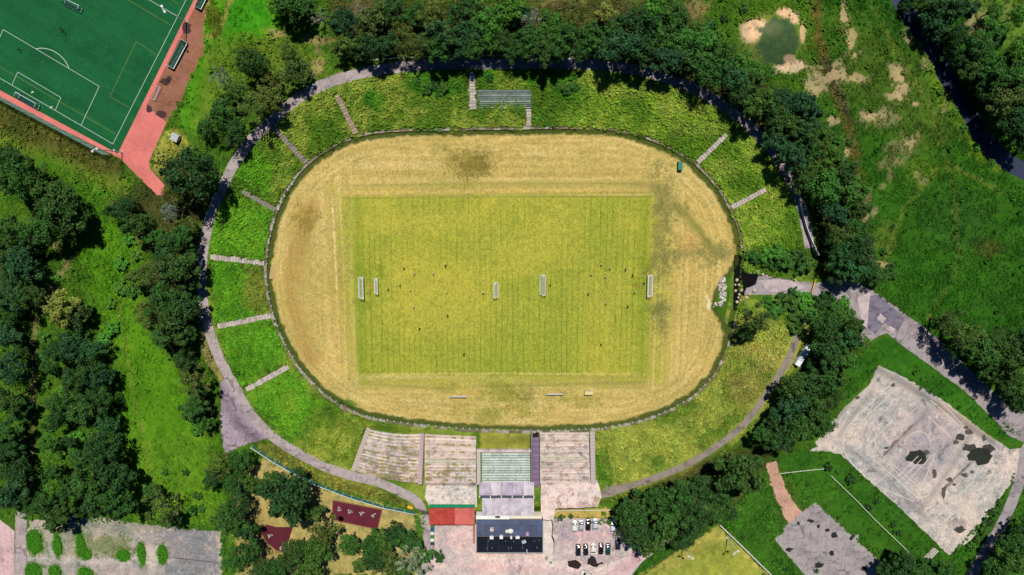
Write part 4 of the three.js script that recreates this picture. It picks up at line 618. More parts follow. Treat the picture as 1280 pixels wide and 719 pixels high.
{ const p = wp(849, 207.5), t = thing('green_container', 'small teal storage container near the tree-side kerb of the pitch', 'container', [p[0], 0.05, p[2]], 0.05); obj('body', box(1.5, 1.5, 2.9, 0, 0.8, 0), M([40, 118, 96]), t); for (let k = 0; k < 9; k++) obj('rib', box(1.56, 1.3, 0.09, 0, 0.8, -1.3 + k * 0.325), M([30, 98, 82]), t); obj('lid', box(1.5, 0.08, 2.9, 0, 1.6, 0), M([64, 134, 116]), t); obj('door', box(1.2, 1.3, 0.06, 0, 0.78, 1.49), M([28, 84, 70]), t); }
{ const p = wp(432, 510), t = thing('wooden_crate', 'brown wooden box in the green weeds at the pitch edge', 'crate', [p[0], 0.05, p[2]], 0.05); for (let k = 0; k < 6; k++) obj('plank', box(1.35, 0.1, 0.4, 0, 1.05, -1.1 + k * 0.44), M([136 + 10 * (k % 3), 104, 96]), t); obj('body', box(1.3, 1.0, 2.6, 0, 0.5, 0), M([104, 78, 70]), t); }
{ const p = wp(341, 341), t = thing('grass_frame', 'worn timber frame lying flat on the dry margin', 'frame', [p[0], 0.06, p[2]], -0.18); for (const s of [-1, 1]) { obj('long_bar', box(0.14, 0.1, 4.4, s * 0.9, 0.05, 0), M([196, 172, 140]), t); obj('cross_bar', box(1.9, 0.1, 0.14, 0, 0.06, s * 2.2), M([196, 172, 140]), t); } obj('mat', box(1.7, 0.03, 4.2, 0, 0.02, 0), M([196, 160, 112]), t); }
// balls and markers
for (const [x, y] of [[811, 383], [833, 399], [827, 419], [816, 396], [806, 418], [776, 495], [722, 484], [710, 490], [427, 298], [434, 332], [492, 255], [624, 503], [766, 426], [806, 405]]) { const p = wp(x, y), g = new THREE.IcosahedronGeometry(0.18, 1); single('ball', 'white ball lying on the stadium pitch', 'ball', g.translate(p[0], 0.2, p[2]), white, 'balls on the stadium pitch'); }
// ---------------------------------------------------------------- people
function figure(pose) {
  const J = {}, S = (n, x, y, z) => (J[n] = [x, y, z]); const st = pose.stride, ar = pose.arm;
  S('hip', 0, 0.95, 0); S('chest', 0, 1.36, 0.03 + pose.lean); S('neck', 0, 1.52, 0.05 + pose.lean * 1.3); S('head', 0, 1.68, 0.07 + pose.lean * 1.5);
  for (const s of [-1, 1]) { S('sh' + s, s * 0.19, 1.44, 0.03 + pose.lean * 1.2); S('el' + s, s * 0.27, 1.2, -s * ar * 0.22 + pose.lean); S('ha' + s, s * 0.25, 1.0 + ar * 0.18, -s * ar * 0.3 + 0.14 + pose.lean); S('hp' + s, s * 0.1, 0.92, 0); S('kn' + s, s * 0.11, 0.52, s * st * 0.3 + 0.04); S('an' + s, s * 0.11, 0.09 + Math.max(0, -s * st) * 0.22, s * st * 0.5 - (s * st < 0 ? 0.1 : 0)); S('to' + s, s * 0.12, 0.05 + Math.max(0, -s * st) * 0.16, s * st * 0.5 + 0.15); }
  const B = [['hip', 'chest', 0.16, 0.17], ['chest', 'neck', 0.15, 0.06], ['neck', 'head', 0.06, 0.07], ['head', 'head', 0.115, 0.115]];
  for (const s of [-1, 1]) B.push(['chest', 'sh' + s, 0.12, 0.085], ['sh' + s, 'el' + s, 0.068, 0.05], ['el' + s, 'ha' + s, 0.05, 0.045], ['hip', 'hp' + s, 0.13, 0.12], ['hp' + s, 'kn' + s, 0.11, 0.07], ['kn' + s, 'an' + s, 0.07, 0.045], ['an' + s, 'to' + s, 0.055, 0.045]);
  const N = 56, mc = new MarchingCubes(N, new THREE.MeshBasicMaterial(), false, false, 30000); mc.isolation = 0; mc.reset();
  for (let k = 0; k < N; k++) for (let j = 0; j < N; j++) for (let i = 0; i < N; i++) {
    const x = (i / (N / 2) - 1), y = (j / (N / 2) - 1) + 0.92, z = (k / (N / 2) - 1); let d = 9;
    for (const [p, q, r0, r1] of B) { const a = J[p], b = J[q], ex = b[0] - a[0], ey = b[1] - a[1], ez = b[2] - a[2], l = ex * ex + ey * ey + ez * ez, t = l ? clamp(((x - a[0]) * ex + (y - a[1]) * ey + (z - a[2]) * ez) / l) : 0; const e = Math.hypot(x - a[0] - ex * t, y - a[1] - ey * t, z - a[2] - ez * t) - (r0 + (r1 - r0) * t), h = clamp(0.5 + 0.5 * (d - e) / 0.04); d = d * (1 - h) + e * h - 0.04 * h * (1 - h); }
    mc.field[i + j * N + k * N * N] = -d;
  }
  mc.update(); const n = mc.count, g = new THREE.BufferGeometry(); const pos = mc.positionArray.slice(0, 3 * n); for (let i = 0; i < n; i++) pos[3 * i + 1] += 0.92;
  g.setAttribute('position', new THREE.BufferAttribute(pos, 3)); g.computeVertexNormals(); return g;
}
const poses = [{ stride: 0.8, arm: 1, lean: 0.1 }, { stride: 0.25, arm: 0.2, lean: 0.02 }, { stride: -0.6, arm: -0.8, lean: 0.06 }].map(figure);
const skin = alb(206, 152, 122);
function dressed(g, shirt, shorts, hair) {
  const c = g.clone(), p = c.attributes.position, a = new Float32Array(p.count * 3);
  for (let i = 0; i < p.count; i++) { const x = Math.abs(p.getX(i)), y = p.getY(i), z = p.getZ(i); let k = skin; if (y > 1.66 || (y > 1.58 && z < 0.1)) k = hair; else if (y > 1.56) k = skin; else if (y > 1.0 && !(x > 0.21 && y < 1.24)) k = shirt; else if (y > 0.6 && x < 0.24) k = shorts; else if (y < 0.42 && y > 0.1) k = shirt; else if (y <= 0.1) k = alb(40, 40, 40); a.set(k, 3 * i); }
  c.setAttribute('color', new THREE.BufferAttribute(a, 3)); return c;
}
const bodyMat = new THREE.MeshPhysicalMaterial({ vertexColors: true, roughness: 0.85, specularIntensity: 0.3 }), kitDark = [alb(34, 36, 48), alb(30, 30, 36), alb(44, 32, 26)], kitWhite = [alb(236, 236, 238), alb(30, 32, 44), alb(60, 44, 34)];
const kits = [kitDark, kitWhite].map(k => poses.map(g => dressed(g, ...k)));
function person(px, kit, label, group, k) { const p = wp(px[0], px[1], 0), m = single('person', label, 'person', kits[kit][k % 3], bodyMat, group); m.position.set(p[0], height(p[0], p[2]) + 0.05, p[2]); m.rotation.y = hash(px[0] | 0, px[1] | 0, 4) * 6.28; return m; }
[[505.5, 335.5, 0], [518.5, 342, 1], [541.5, 342, 1], [557.5, 331.5, 0], [485.5, 361.5, 0], [500, 355.5, 1], [513.5, 362.5, 1], [558.5, 365, 1], [604.5, 365, 1], [517, 383, 1], [560, 394, 0], [525, 410, 0], [580.5, 442, 0]].forEach(([x, y, k], i) => person([x, y], k, k ? 'player in white shirt on the half with the small training goals' : 'player in dark kit on the half with the small training goals', k ? 'white-shirted players in one half' : 'dark-kitted players in one half', i));
[[751.5, 330, 1], [762.5, 335, 1], [782, 336, 0], [739, 343, 1], [756.5, 346, 1], [790.5, 343.5, 0], [688, 355.5, 0], [735, 367, 0], [804.5, 353.5, 0], [793.5, 365, 1], [757, 379, 1], [784.5, 382.5, 0], [751, 430, 0]].forEach(([x, y, k], i) => person([x, y], k, k ? 'player in white shirt near the goal beside the greyish turf' : 'player in dark kit near the goal beside the greyish turf', k ? 'white-shirted players in the other half' : 'dark-kitted players in the other half', i + 1));
[[78.5, 36.5], [82, 41]].forEach((q, i) => person(q, 0, 'player in dark kit standing in a pair on the artificial turf', 'pair of players on the artificial turf', i)); person([26, 62.5], 0, 'lone player in dark kit inside the penalty area of the artificial turf', undefined, 1);
person([258.5, 395.5], 0, 'walker in dark clothes on the curving ring path', undefined, 0);
// ---------------------------------------------------------------- training ground things
function mast(label, base, h, turn, arms = 0.9) {
  const p = G(...base), t = thing('floodlight_mast', label, 'floodlight', p, turn), pole = new THREE.CylinderGeometry(0.11, 0.2, h, 8); pole.translate(0, h / 2, 0); obj('pole', pole, M([190, 194, 196], { roughness: 0.5 }), t); obj('base_plate', box(0.8, 0.2, 0.8, 0, 0.1, 0), concrete, t); obj('cross_arm', box(2 * arms + 0.3, 0.16, 0.16, 0, h, 0), white, t);
  for (const s of [-1, 1]) { const l = box(0.75, 0.3, 0.6, 0, 0, 0); l.rotateX(0.35); l.translate(s * arms, h + 0.15, 0.2); obj('lamp_head', l, M([232, 234, 234]), t); }
}
mast('tall twin-lamp mast at the corner of the artificial turf', [152.5, 190], 16, 0.5); mast('tall twin-lamp mast beside the covered bench stands', [233, 27], 16, 2.0); mast('twin-lamp mast by the brown barrier of the worn pitch', [854, 677], 11, -0.5); mast('twin-lamp mast by the white fence of the worn pitch', [909, 673], 10, 0.6);
function meshFence(label, pts, h, gap, mat) {
  const t = thing('ball_stop_fence', label, 'fence'), pg = box(0.14, h, 0.14, 0, h / 2, 0);
  for (let s = 0; s + 1 < pts.length; s++) { const A = G(...pts[s]), B = G(...pts[s + 1]), L = Math.hypot(B[0] - A[0], B[2] - A[2]), n = Math.round(L / 4.2), yaw = -Math.atan2(B[2] - A[2], B[0] - A[0]);
    const w = L / n, gs = []; for (let x = 0; x < w; x += gap) gs.push(box(0.045, h, 0.02, x, h / 2, 0)); for (let y = 0.1; y < h; y += gap) gs.push(box(w, 0.045, 0.02, w / 2, y, 0)); const pan = mergeGeometries(gs);
    for (let k = 0; k < n; k++) { const u = k / n, x = A[0] + (B[0] - A[0]) * u, z = A[2] + (B[2] - A[2]) * u; const o = obj('post', pg, M([60, 84, 78]), t); o.position.set(x, 0, z); const m = obj('mesh_panel', pan, mat, t); m.position.set(x, 0, z); m.rotation.y = yaw; } }
}
meshFence('tall grey-green mesh fence along the rubber edge of the artificial turf', [[-14, 113], [138, 194]], 5.2, 0.17, M([128, 160, 148]));
function stand3(label, a, b) {
  const A = wp(...a), B = wp(...b), L = Math.hypot(B[0] - A[0], B[2] - A[2]), t = thing('covered_bench', label, 'bench', [(A[0] + B[0]) / 2, 0.02, (A[2] + B[2]) / 2], -Math.atan2(B[2] - A[2], B[0] - A[0])), gm = M([30, 84, 70]), wm = M([214, 224, 226]);
  for (let k = 0; k < 3; k++) { obj('seat_row', box(L, 0.08, 0.5, 0, 0.45 + k * 0.4, -0.9 + k * 0.9), gm, t); obj('walk_board', box(L, 0.06, 0.32, 0, 0.2 + k * 0.4, -0.48 + k * 0.9), k === 1 ? M([176, 168, 190]) : wm, t); }
  for (let i = 0; i <= 4; i++) obj('support', [0, 1, 2].map(k => box(0.08, 0.45 + k * 0.4, 0.5, -L / 2 + L * i / 4, 0.22 + k * 0.2, -0.9 + k * 0.9)), greyMetal, t);
  for (const s of [-1, 1]) obj('end_panel', box(0.06, 1.5, 2.6, s * (L / 2 + 0.05), 0.8, 0.1), wm, t);
}
stand3('green and white three-row spectator bench on the dirt strip', [214, 84], [231, 52]); stand3('green and white spectator bench where the dirt strip narrows', [248, 10], [258, -10]);
{ const p = wp(196, 117), t = thing('metal_trestle', 'empty pale metal trestle on the dirt strip', 'trestle', [p[0], 0.02, p[2]], 1.08); for (const s of [-1, 1]) { obj('long_bar', [bar([-2.4, 0.6, s * 0.7], [2.4, 0.6, s * 0.7], 0.07)], M([226, 206, 214]), t); obj('end_bar', [bar([s * 2.4, 0.6, -0.7], [s * 2.4, 0.6, 0.7], 0.07)], M([226, 206, 214]), t); for (const z of [-1, 1]) obj('leg', bar([s * 2.4, 0, z * 0.7], [s * 2.4, 0.6, z * 0.7], 0.06), M([226, 206, 214]), t); } obj('slat', box(4.6, 0.04, 0.5, 0, 0.58, 0.2), M([190, 150, 150]), t); }
{ const p = wp(222, 172), t = thing('white_shed', 'small white shed roof half hidden under a big tree', 'shed', [p[0], 0, p[2]], -0.5); obj('wall', box(2.2, 2.2, 2.2, 0, 1.1, 0), M([206, 206, 206]), t); const r = box(2.5, 0.12, 2.5, 0, 2.3, 0); r.rotateX(0.08); obj('roof', r, M([206, 210, 214], { map: rep(steelTex, 1) }), t); obj('door', box(0.9, 1.9, 0.05, 0.3, 0.95, 1.12), M([120, 124, 130]), t); }
for (const [x, y, l] of [[40.5, 115.5, 'white marker lying in the goal area of the artificial turf'], [64, 134.5, 'white marker lying on the goal line of the artificial turf'], [142, 188, 'white marker at the bare corner of the artificial turf']]) { const p = wp(x, y), t = thing('corner_marker', l, 'marker', [p[0], 0.05, p[2]], 0.5); obj('bar', box(1.2, 0.08, 0.16, 0, 0.05, 0), white, t); obj('foot', box(0.16, 0.3, 0.7, 0.2, 0.15, 0), white, t); }
// ---------------------------------------------------------------- fences, gates and odd things round the ground
function panelFence(name, label, pts, h, w, mat, railM, postM, thick = 0.08) {
  const t = thing(name, label, 'fence'), L = pts.map(p => G(...p));
  for (let s = 0; s + 1 < L.length; s++) { const A = L[s], B = L[s + 1], l = Math.hypot(B[0] - A[0], B[2] - A[2]), n = Math.max(1, Math.round(l / w)), yaw = -Math.atan2(B[2] - A[2], B[0] - A[0]), pw = l / n, pan = mat && box(pw * 0.94, h * 0.84, thick, pw / 2, h * 0.5, 0), rl = box(pw, 0.14, 0.16, pw / 2, h, 0), pg = box(0.18, h + 0.1, 0.18, 0, h / 2, 0);
    for (let k = 0; k < n; k++) { const u = k / n, x = A[0] + (B[0] - A[0]) * u, z = A[2] + (B[2] - A[2]) * u, y = height(x, z); const add = (nm, g, m) => { const o = obj(nm, g, m, t); o.position.set(x, y, z); o.rotation.y = yaw; }; if (mat) add('panel', pan, mat); add('rail', rl, railM); add('post', pg, postM); } }
}
panelFence('panel_fence', 'teal panel fence with white rail curving below the ring path', [[316, 557], [345, 576], [370, 590], [398, 604], [440, 620], [480, 632], [519, 640]], 2.3, 3.6, M([62, 128, 124]), white, white);
panelFence('board_fence', 'weathered white board fence under the tree belt', [[997, 250], [1006, 284], [1013, 302], [1019, 318]], 2, 3.2, M([186, 192, 206]), white, greyMetal); panelFence('board_fence', 'short white board fence among dark trees above the bank stairs', [[961, 177], [969, 190]], 2, 2.4, M([160, 174, 200]), white, greyMetal);
panelFence('pitch_fence', 'solid white fence along the worn pitch and green verge', [[899, 655], [925, 680], [970, 724]], 1.4, 2.6, M([228, 228, 222]), white, white, 0.3);
panelFence('low_barrier', 'low brown timber barrier at the edge of the worn pitch', [[880, 668], [850, 684], [820, 706], [800, 722]], 0.6, 3, M([108, 88, 62]), M([120, 98, 70]), M([90, 72, 56]), 0.2);
panelFence('lawn_rail', 'thin pale rail across the lawn beside the practice circuit', [[1038, 594], [1070, 625], [1094, 650], [1141, 695]], 0.9, 3, null, M([226, 230, 216]), M([226, 230, 216])); panelFence('lawn_rail', 'short pale rail from the sandy track to a round bush', [[973, 591], [1000, 588], [1029, 585]], 0.9, 3, null, M([226, 230, 216]), M([226, 230, 216]));
panelFence('yard_fence', 'dark rusty fence beside the car park and pale deck', [[688.5, 640], [691, 655], [690, 668], [693, 676]], 1.8, 1.6, M([70, 58, 54]), M([60, 50, 46]), M([56, 48, 44]));
panelFence('verge_rail', 'thin white rail on the hedge strip above the parked cars', [[694, 637.6], [764, 636.6]], 0.8, 3, null, white, white);
{ const a = wp(1018, 349), b = wp(1013.5, 365), t = thing('barrier_gate', 'yellow boom gate closing the access road', 'gate', [a[0], 0, a[2]], 0); obj('boom', bar([0, 1, 0], [b[0] - a[0], 1, b[2] - a[2]], 0.16, 6), M([232, 186, 70]), t); obj('boom', bar([0.05, 0.5, 0], [b[0] - a[0] + 0.05, 0.5, b[2] - a[2]], 0.12, 6), M([232, 186, 70]), t); for (const p of [[0, 0], [b[0] - a[0], b[2] - a[2]]]) obj('post', box(0.3, 1.3, 0.3, p[0], 0.65, p[1]), M([212, 170, 60]), t); }
single('black_shade_sheet', 'black sheet standing in for dark ground and shade beneath boulders at the pitch gate', 'shade_sheet', sheet([[918, 319], [926, 319], [931, 326], [935, 340], [948, 345], [945, 356], [934, 360], [930, 366], [932, 378], [926, 387], [917.5, 388], [917, 350]], 0.05, 0.4, 0.4), M([14, 14, 18], { roughness: 0.95 }));  // black ground colour, with the shade beside it painted into the same sheet
function rock(r, s, flat = 0.7) { const g = new THREE.IcosahedronGeometry(r, 2), p = g.attributes.position; for (let i = 0; i < p.count; i++) { const x = p.getX(i), y = p.getY(i), z = p.getZ(i), k = 0.72 + 0.5 * fbm(x * 1.3 / r + s * 9, (y + z) * 1.3 / r + s, 61, 2); p.setXYZ(i, x * k, y * k * flat, z * k); } g.computeVertexNormals(); return worldUV(g, 0.6); }
[[921, 350, 0.75], [923.5, 356, 0.6], [919, 356, 0.5], [919.5, 363.5, 0.7], [927, 363, 0.55], [924, 368, 0.65], [923, 372, 0.55], [925.5, 375, 0.55], [921, 377.5, 0.7], [933, 372, 0.8], [930, 378, 0.6], [943, 363, 0.9], [937, 368, 0.6], [948, 340, 0.8], [953, 343, 0.7], [958, 345, 0.6], [963, 346.5, 0.6], [933, 326, 0.6]].forEach(([x, y, r], i) => { const p = wp(x, y); const m = single('boulder', 'pinkish boulder among those blocking the pitch gate', 'boulder', rock(r * 0.8, i), M([206, 174 + (i % 3) * 8, 154 + (i % 4) * 6]), 'boulders at the pitch gate'); m.position.set(p[0], 0.3 * r + 0.05, p[2]); });
{ const p0 = wp(903, 365), t = thing('rubble_heap', 'strip of broken pale concrete in the grass at the pitch gate', 'rubble', [p0[0], 0, p0[2]]); const rg = [0, 1, 2, 3].map(k => rock(0.5, 30 + k, 0.5)), rm = [[206, 196, 190], [186, 172, 168], [166, 156, 150], [216, 206, 200]].map(c => M(c)); for (let k = 0; k < 85; k++) { const u = rnd(), p = wp(899 + 8 * rnd() + (u > 0.85 ? -12 : 0) * rnd(), 347 + 37 * u), o = obj('rubble_piece', rg[k % 4], rm[Math.floor(rnd() * 4)], t); o.position.set(p[0] - p0[0], 0.12, p[2] - p0[2]); o.scale.setScalar(0.4 + 0.8 * rnd()); o.rotation.y = rnd() * 6; } }
{ const a = wp(988, 452), b = wp(1004, 427), t = thing('white_shelter', 'narrow white shelter roof at the end of the bank path', 'shelter', [(a[0] + b[0]) / 2, 0, (a[2] + b[2]) / 2], Math.atan2(b[0] - a[0], b[2] - a[2])); const y = height((a[0] + b[0]) / 2, (a[2] + b[2]) / 2), L = Math.hypot(b[0] - a[0], b[2] - a[2]); t.position.y = y; for (let k = 0; k < 4; k++) obj('roof_sheet', box(1.9, 0.08, L / 4 * 0.96, 0, 2.3 + 0.05 * (k % 2), -L / 2 + L / 4 * (k + 0.5)), k === 1 ? M([206, 212, 226]) : M([236, 238, 244]), t); obj('back_wall', box(0.08, 2.2, L, 0.9, 1.1, 0), M([200, 204, 212]), t); for (const s of [-1, 0, 1]) obj('post', box(0.1, 2.3, 0.1, -0.85, 1.15, s * (L / 2 - 0.1)), greyMetal, t); }
{ const a = wp(1170, 686), b = wp(1156, 700), t = thing('slatted_ramp', 'pale slatted concrete ramp at the corner of the practice circuit', 'ramp', [(a[0] + b[0]) / 2, 0, (a[2] + b[2]) / 2], Math.atan2(b[0] - a[0], b[2] - a[2])), L = Math.hypot(b[0] - a[0], b[2] - a[2]); const g = box(2.6, 0.3, L / 9 * 0.72); for (let k = 0; k < 9; k++) { const o = obj('slat', g, M([206, 196, 188]), t); o.position.set(0, 0.3, -L / 2 + L / 9 * (k + 0.5)); } for (const s of [-1, 1]) obj('beam', box(0.2, 0.2, L, s * 1.1, 0.1, 0), M([120, 112, 110]), t); }
{ const p = wp(1068, 668), t = thing('basketball_hoop', 'white basketball hoop on a post beside the asphalt court', 'hoop', [p[0], 0, p[2]], -0.75); obj('post', bar([0, 0, 0], [0, 3.2, 0], 0.1), white, t); obj('arm', bar([0, 3.1, 0], [-1.2, 3.3, 0], 0.08), white, t); obj('backboard', box(0.06, 1.05, 1.8, -1.25, 3.4, 0), white, t); const r = new THREE.TorusGeometry(0.23, 0.03, 6, 14); r.rotateX(Math.PI / 2); r.translate(-1.55, 3.05, 0); obj('ring', r, M([210, 80, 40]), t); }
{ const p = G(513, 633), t = thing('yellow_grit_bin', 'yellow grit bin at the end of the teal fence', 'bin', p, -0.45); obj('body', box(1.9, 0.8, 0.8, 0, 0.4, 0), M([216, 172, 48]), t); const l = box(2.0, 0.12, 0.95, 0, 0.86, 0); l.rotateX(0.06); obj('lid', l, M([234, 192, 70]), t); }
{ const p = G(92, 647.5), t = thing('blue_tarp_pile', 'blue covered pile at the edge of the gravel lot under trees', 'pile', p, 0.3); const g = rock(1.3, 50, 0.5); g.translate(0, 0.5, 0); obj('cover', g, M([52, 84, 150]), t); const h = rock(0.9, 51, 0.6); h.translate(1.5, 0.4, -0.3); obj('sack', h, M([40, 44, 60]), t); }
{ // outdoor gym
  const q = [[395, 626], [478, 637.5], [472, 661.5], [417, 653], [417, 651]]; struct('gym_surface', sheet([[416.5, 625.5], [477.5, 637.5], [471.5, 661.5], [415.5, 649.5]], 0.035, 0.04), maroon); struct('gym_surface', sheet([[334, 656], [345, 659], [366, 659], [361, 676], [355, 691], [345, 688], [334, 679], [327.5, 668], [328, 660]], 0.035, 0.05, 0.5), M([96, 40, 52], { map: rep(rubberTex, 0.9) }));
  const kerb = (n, l, pts) => { const t = thing(n, l, 'edging'); for (let i = 0; i + 1 < pts.length; i++) { const a = wp(...pts[i]), b = wp(...pts[i + 1]), L = Math.hypot(b[0] - a[0], b[2] - a[2]); obj('edge_board', box(L, 0.3, 0.3, (a[0] + b[0]) / 2, 0.12, (a[2] + b[2]) / 2, -Math.atan2(b[2] - a[2], b[0] - a[0])), M([150, 120, 84]), t); } };
  kerb('gym_edging', 'pale timber edging round the rectangular maroon gym floor', [[416, 625], [478, 637], [472, 662], [415, 650], [416, 625]]); kerb('gym_edging', 'curved edging round the fan-shaped maroon gym floor', [[334, 655], [327, 660], [326.5, 668], [333, 680], [344, 689.5], [355.5, 692]]);
  const gm = M([232, 226, 226]), mk = (px, turn, l) => { const p = wp(...px), t = thing('gym_machine', l, 'exercise machine', [p[0], 0.04, p[2]], turn, 'outdoor gym machines'); obj('post', bar([0, 0, 0], [0, 1.9, 0], 0.11, 8), gm, t); obj('cross_arm', bar([-0.55, 1.6, 0.1], [0.55, 1.6, 0.1], 0.08), gm, t); for (const s of [-1, 1]) { obj('swing_arm', bar([s * 0.45, 1.55, 0.1], [s * 0.4, 0.35, 0.55 * s], 0.07), gm, t); obj('foot_plate', box(0.24, 0.06, 0.5, s * 0.4, 0.32, 0.6 * s), gm, t); obj('handle', bar([s * 0.3, 1.6, 0.1], [s * 0.35, 1.4, 0.6], 0.05), gm, t); } obj('base_plate', box(0.5, 0.06, 0.5, 0, 0.03, 0), greyMetal, t); };
  [[425, 635.5], [438, 638.5], [452.5, 640.5], [467, 643]].forEach((p, i) => mk(p, i * 0.5, 'white exercise machine on the rectangular maroon gym floor')); [[338, 668.5], [352, 683.5]].forEach((p, i) => mk(p, i + 1, 'white exercise machine on the fan-shaped maroon gym floor'));
}
// ---------------------------------------------------------------- cars
const glassM = M([28, 34, 42], { roughness: 0.08, specularIntensity: 1 }), tyreM = M([30, 30, 32]), rimM = M([170, 172, 176], { roughness: 0.4, metalness: 0.5 });
function loftBody(prof, w0, w1, yb) {                               // profile points [z, yTop, halfWidth]; closed hull from yb up
  const P = [], I = [], n = prof.length, ring = 8; prof.forEach(([z, y, w]) => { const h = y - yb; for (const [a, b] of [[-1, 0], [-1, 0.55], [-0.94, 0.85], [-0.8, 1], [0.8, 1], [0.94, 0.85], [1, 0.55], [1, 0]]) P.push(a * w, yb + b * h, z); });
  for (let i = 0; i + 1 < n; i++) for (let k = 0; k < ring; k++) { const a = i * ring + k, b = i * ring + (k + 1) % ring; I.push(a, a + ring, b, b, a + ring, b + ring); }
  for (let k = 1; k < ring - 1; k++) { I.push(0, k, k + 1); const e = (n - 1) * ring; I.push(e, e + k + 1, e + k); }
  const g = new THREE.BufferGeometry(); g.setAttribute('position', new THREE.Float32BufferAttribute(P, 3)); g.setIndex(I); g.computeVertexNormals(); g.setAttribute('uv', new THREE.BufferAttribute(new Float32Array(P.length / 3 * 2), 2)); return g;
}
function car(px, paint, turn, label, est, group) {
  const p = wp(...px), t = thing('parked_car', label, 'car', [p[0], 0.035, p[2]], turn, group); t.scale.setScalar(1.07);
  const pm = new THREE.MeshPhysicalMaterial({ color: col(...paint), roughness: 0.35, clearcoat: 0.8, clearcoatRoughness: 0.12 });
  obj('body', loftBody([[-2.12, 0.55, 0.72], [-2.05, 0.82, 0.84], [-1.5, 0.94, 0.88], [-0.7, 0.98, 0.89], [1.5, 1.0, 0.88], [2.0, 0.96, 0.85], [2.12, 0.6, 0.74]], 0, 0, 0.26), pm, t);
  const b = est ? 1.85 : 1.55, rf = loftBody([[-0.62, 1.43, 0.6], [-0.4, 1.47, 0.66], [0.6, 1.49, 0.67], [b - 0.6, 1.46, 0.63], [b - 0.5, 1.42, 0.58]], 0, 0, 1.36), cab = loftBody([[-1.25, 1.0, 0.76], [-0.6, 1.41, 0.68], [b - 0.55, 1.41, 0.66], [b, 1.02, 0.74]], 0, 0, 0.9);
  obj('window', cab, glassM, t); obj('roof', rf, pm, t);
  const wg = new THREE.CylinderGeometry(0.32, 0.32, 0.2, 14); wg.rotateZ(Math.PI / 2); const hg = new THREE.CylinderGeometry(0.19, 0.19, 0.22, 10); hg.rotateZ(Math.PI / 2);
  for (const sx of [-1, 1]) for (const z of [-1.3, 1.3]) { const w = obj('wheel', wg, tyreM, t); w.position.set(sx * 0.8, 0.32, z); obj('rim', hg, rimM, w); }
  for (const s of [-1, 1]) { obj('headlight', box(0.36, 0.14, 0.1, s * 0.55, 0.72, -2.06), M([226, 230, 234], { roughness: 0.2 }), t); obj('tail_light', box(0.24, 0.18, 0.08, s * 0.66, 0.78, 2.06), M([150, 26, 26], { roughness: 0.3 }), t); obj('mirror', box(0.2, 0.14, 0.12, s * 0.98, 1.0, -0.75), pm, t); }
}
car([718, 656.8], [228, 236, 228], 0, 'white car parked at the end beside a round bush', 1); car([726.2, 656.2], [176, 182, 200], 0.02, 'silver-lilac car parked between the white and the black car', 0); car([735, 655], [24, 26, 36], -0.02, 'black car parked between two silver cars', 0); car([743.8, 654.6], [196, 206, 222], 0.03, 'light silver car parked with open space on one side', 0); car([766, 656.6], [220, 226, 238], 0, 'white car parked at the edge of the tree shade', 1);
car([722.6, 686.8], [26, 32, 48], Math.PI, 'dark navy car at the outer end of the row by the damp stains', 1); car([732, 686.2], [20, 38, 40], Math.PI + 0.02, 'black-green car between the navy and the white car', 0); car([741.2, 685.4], [234, 234, 230], Math.PI, 'white car in the row beside the dark damp stains', 0); car([751, 685], [18, 24, 26], Math.PI - 0.02, 'black car between the white and the teal car', 0); car([759.8, 685.6], [30, 72, 74], Math.PI, 'dark teal car parked next to the tree shade', 0);
car([733, 717.5], [230, 226, 214], 1.1, 'cream car parked askew on its own by the damp stains', 1); car([772, 679], [34, 40, 56], 0.05, 'added dark car standing in for the deep shade under the trees', 1);  // the dark car under the trees is added where only shade lies

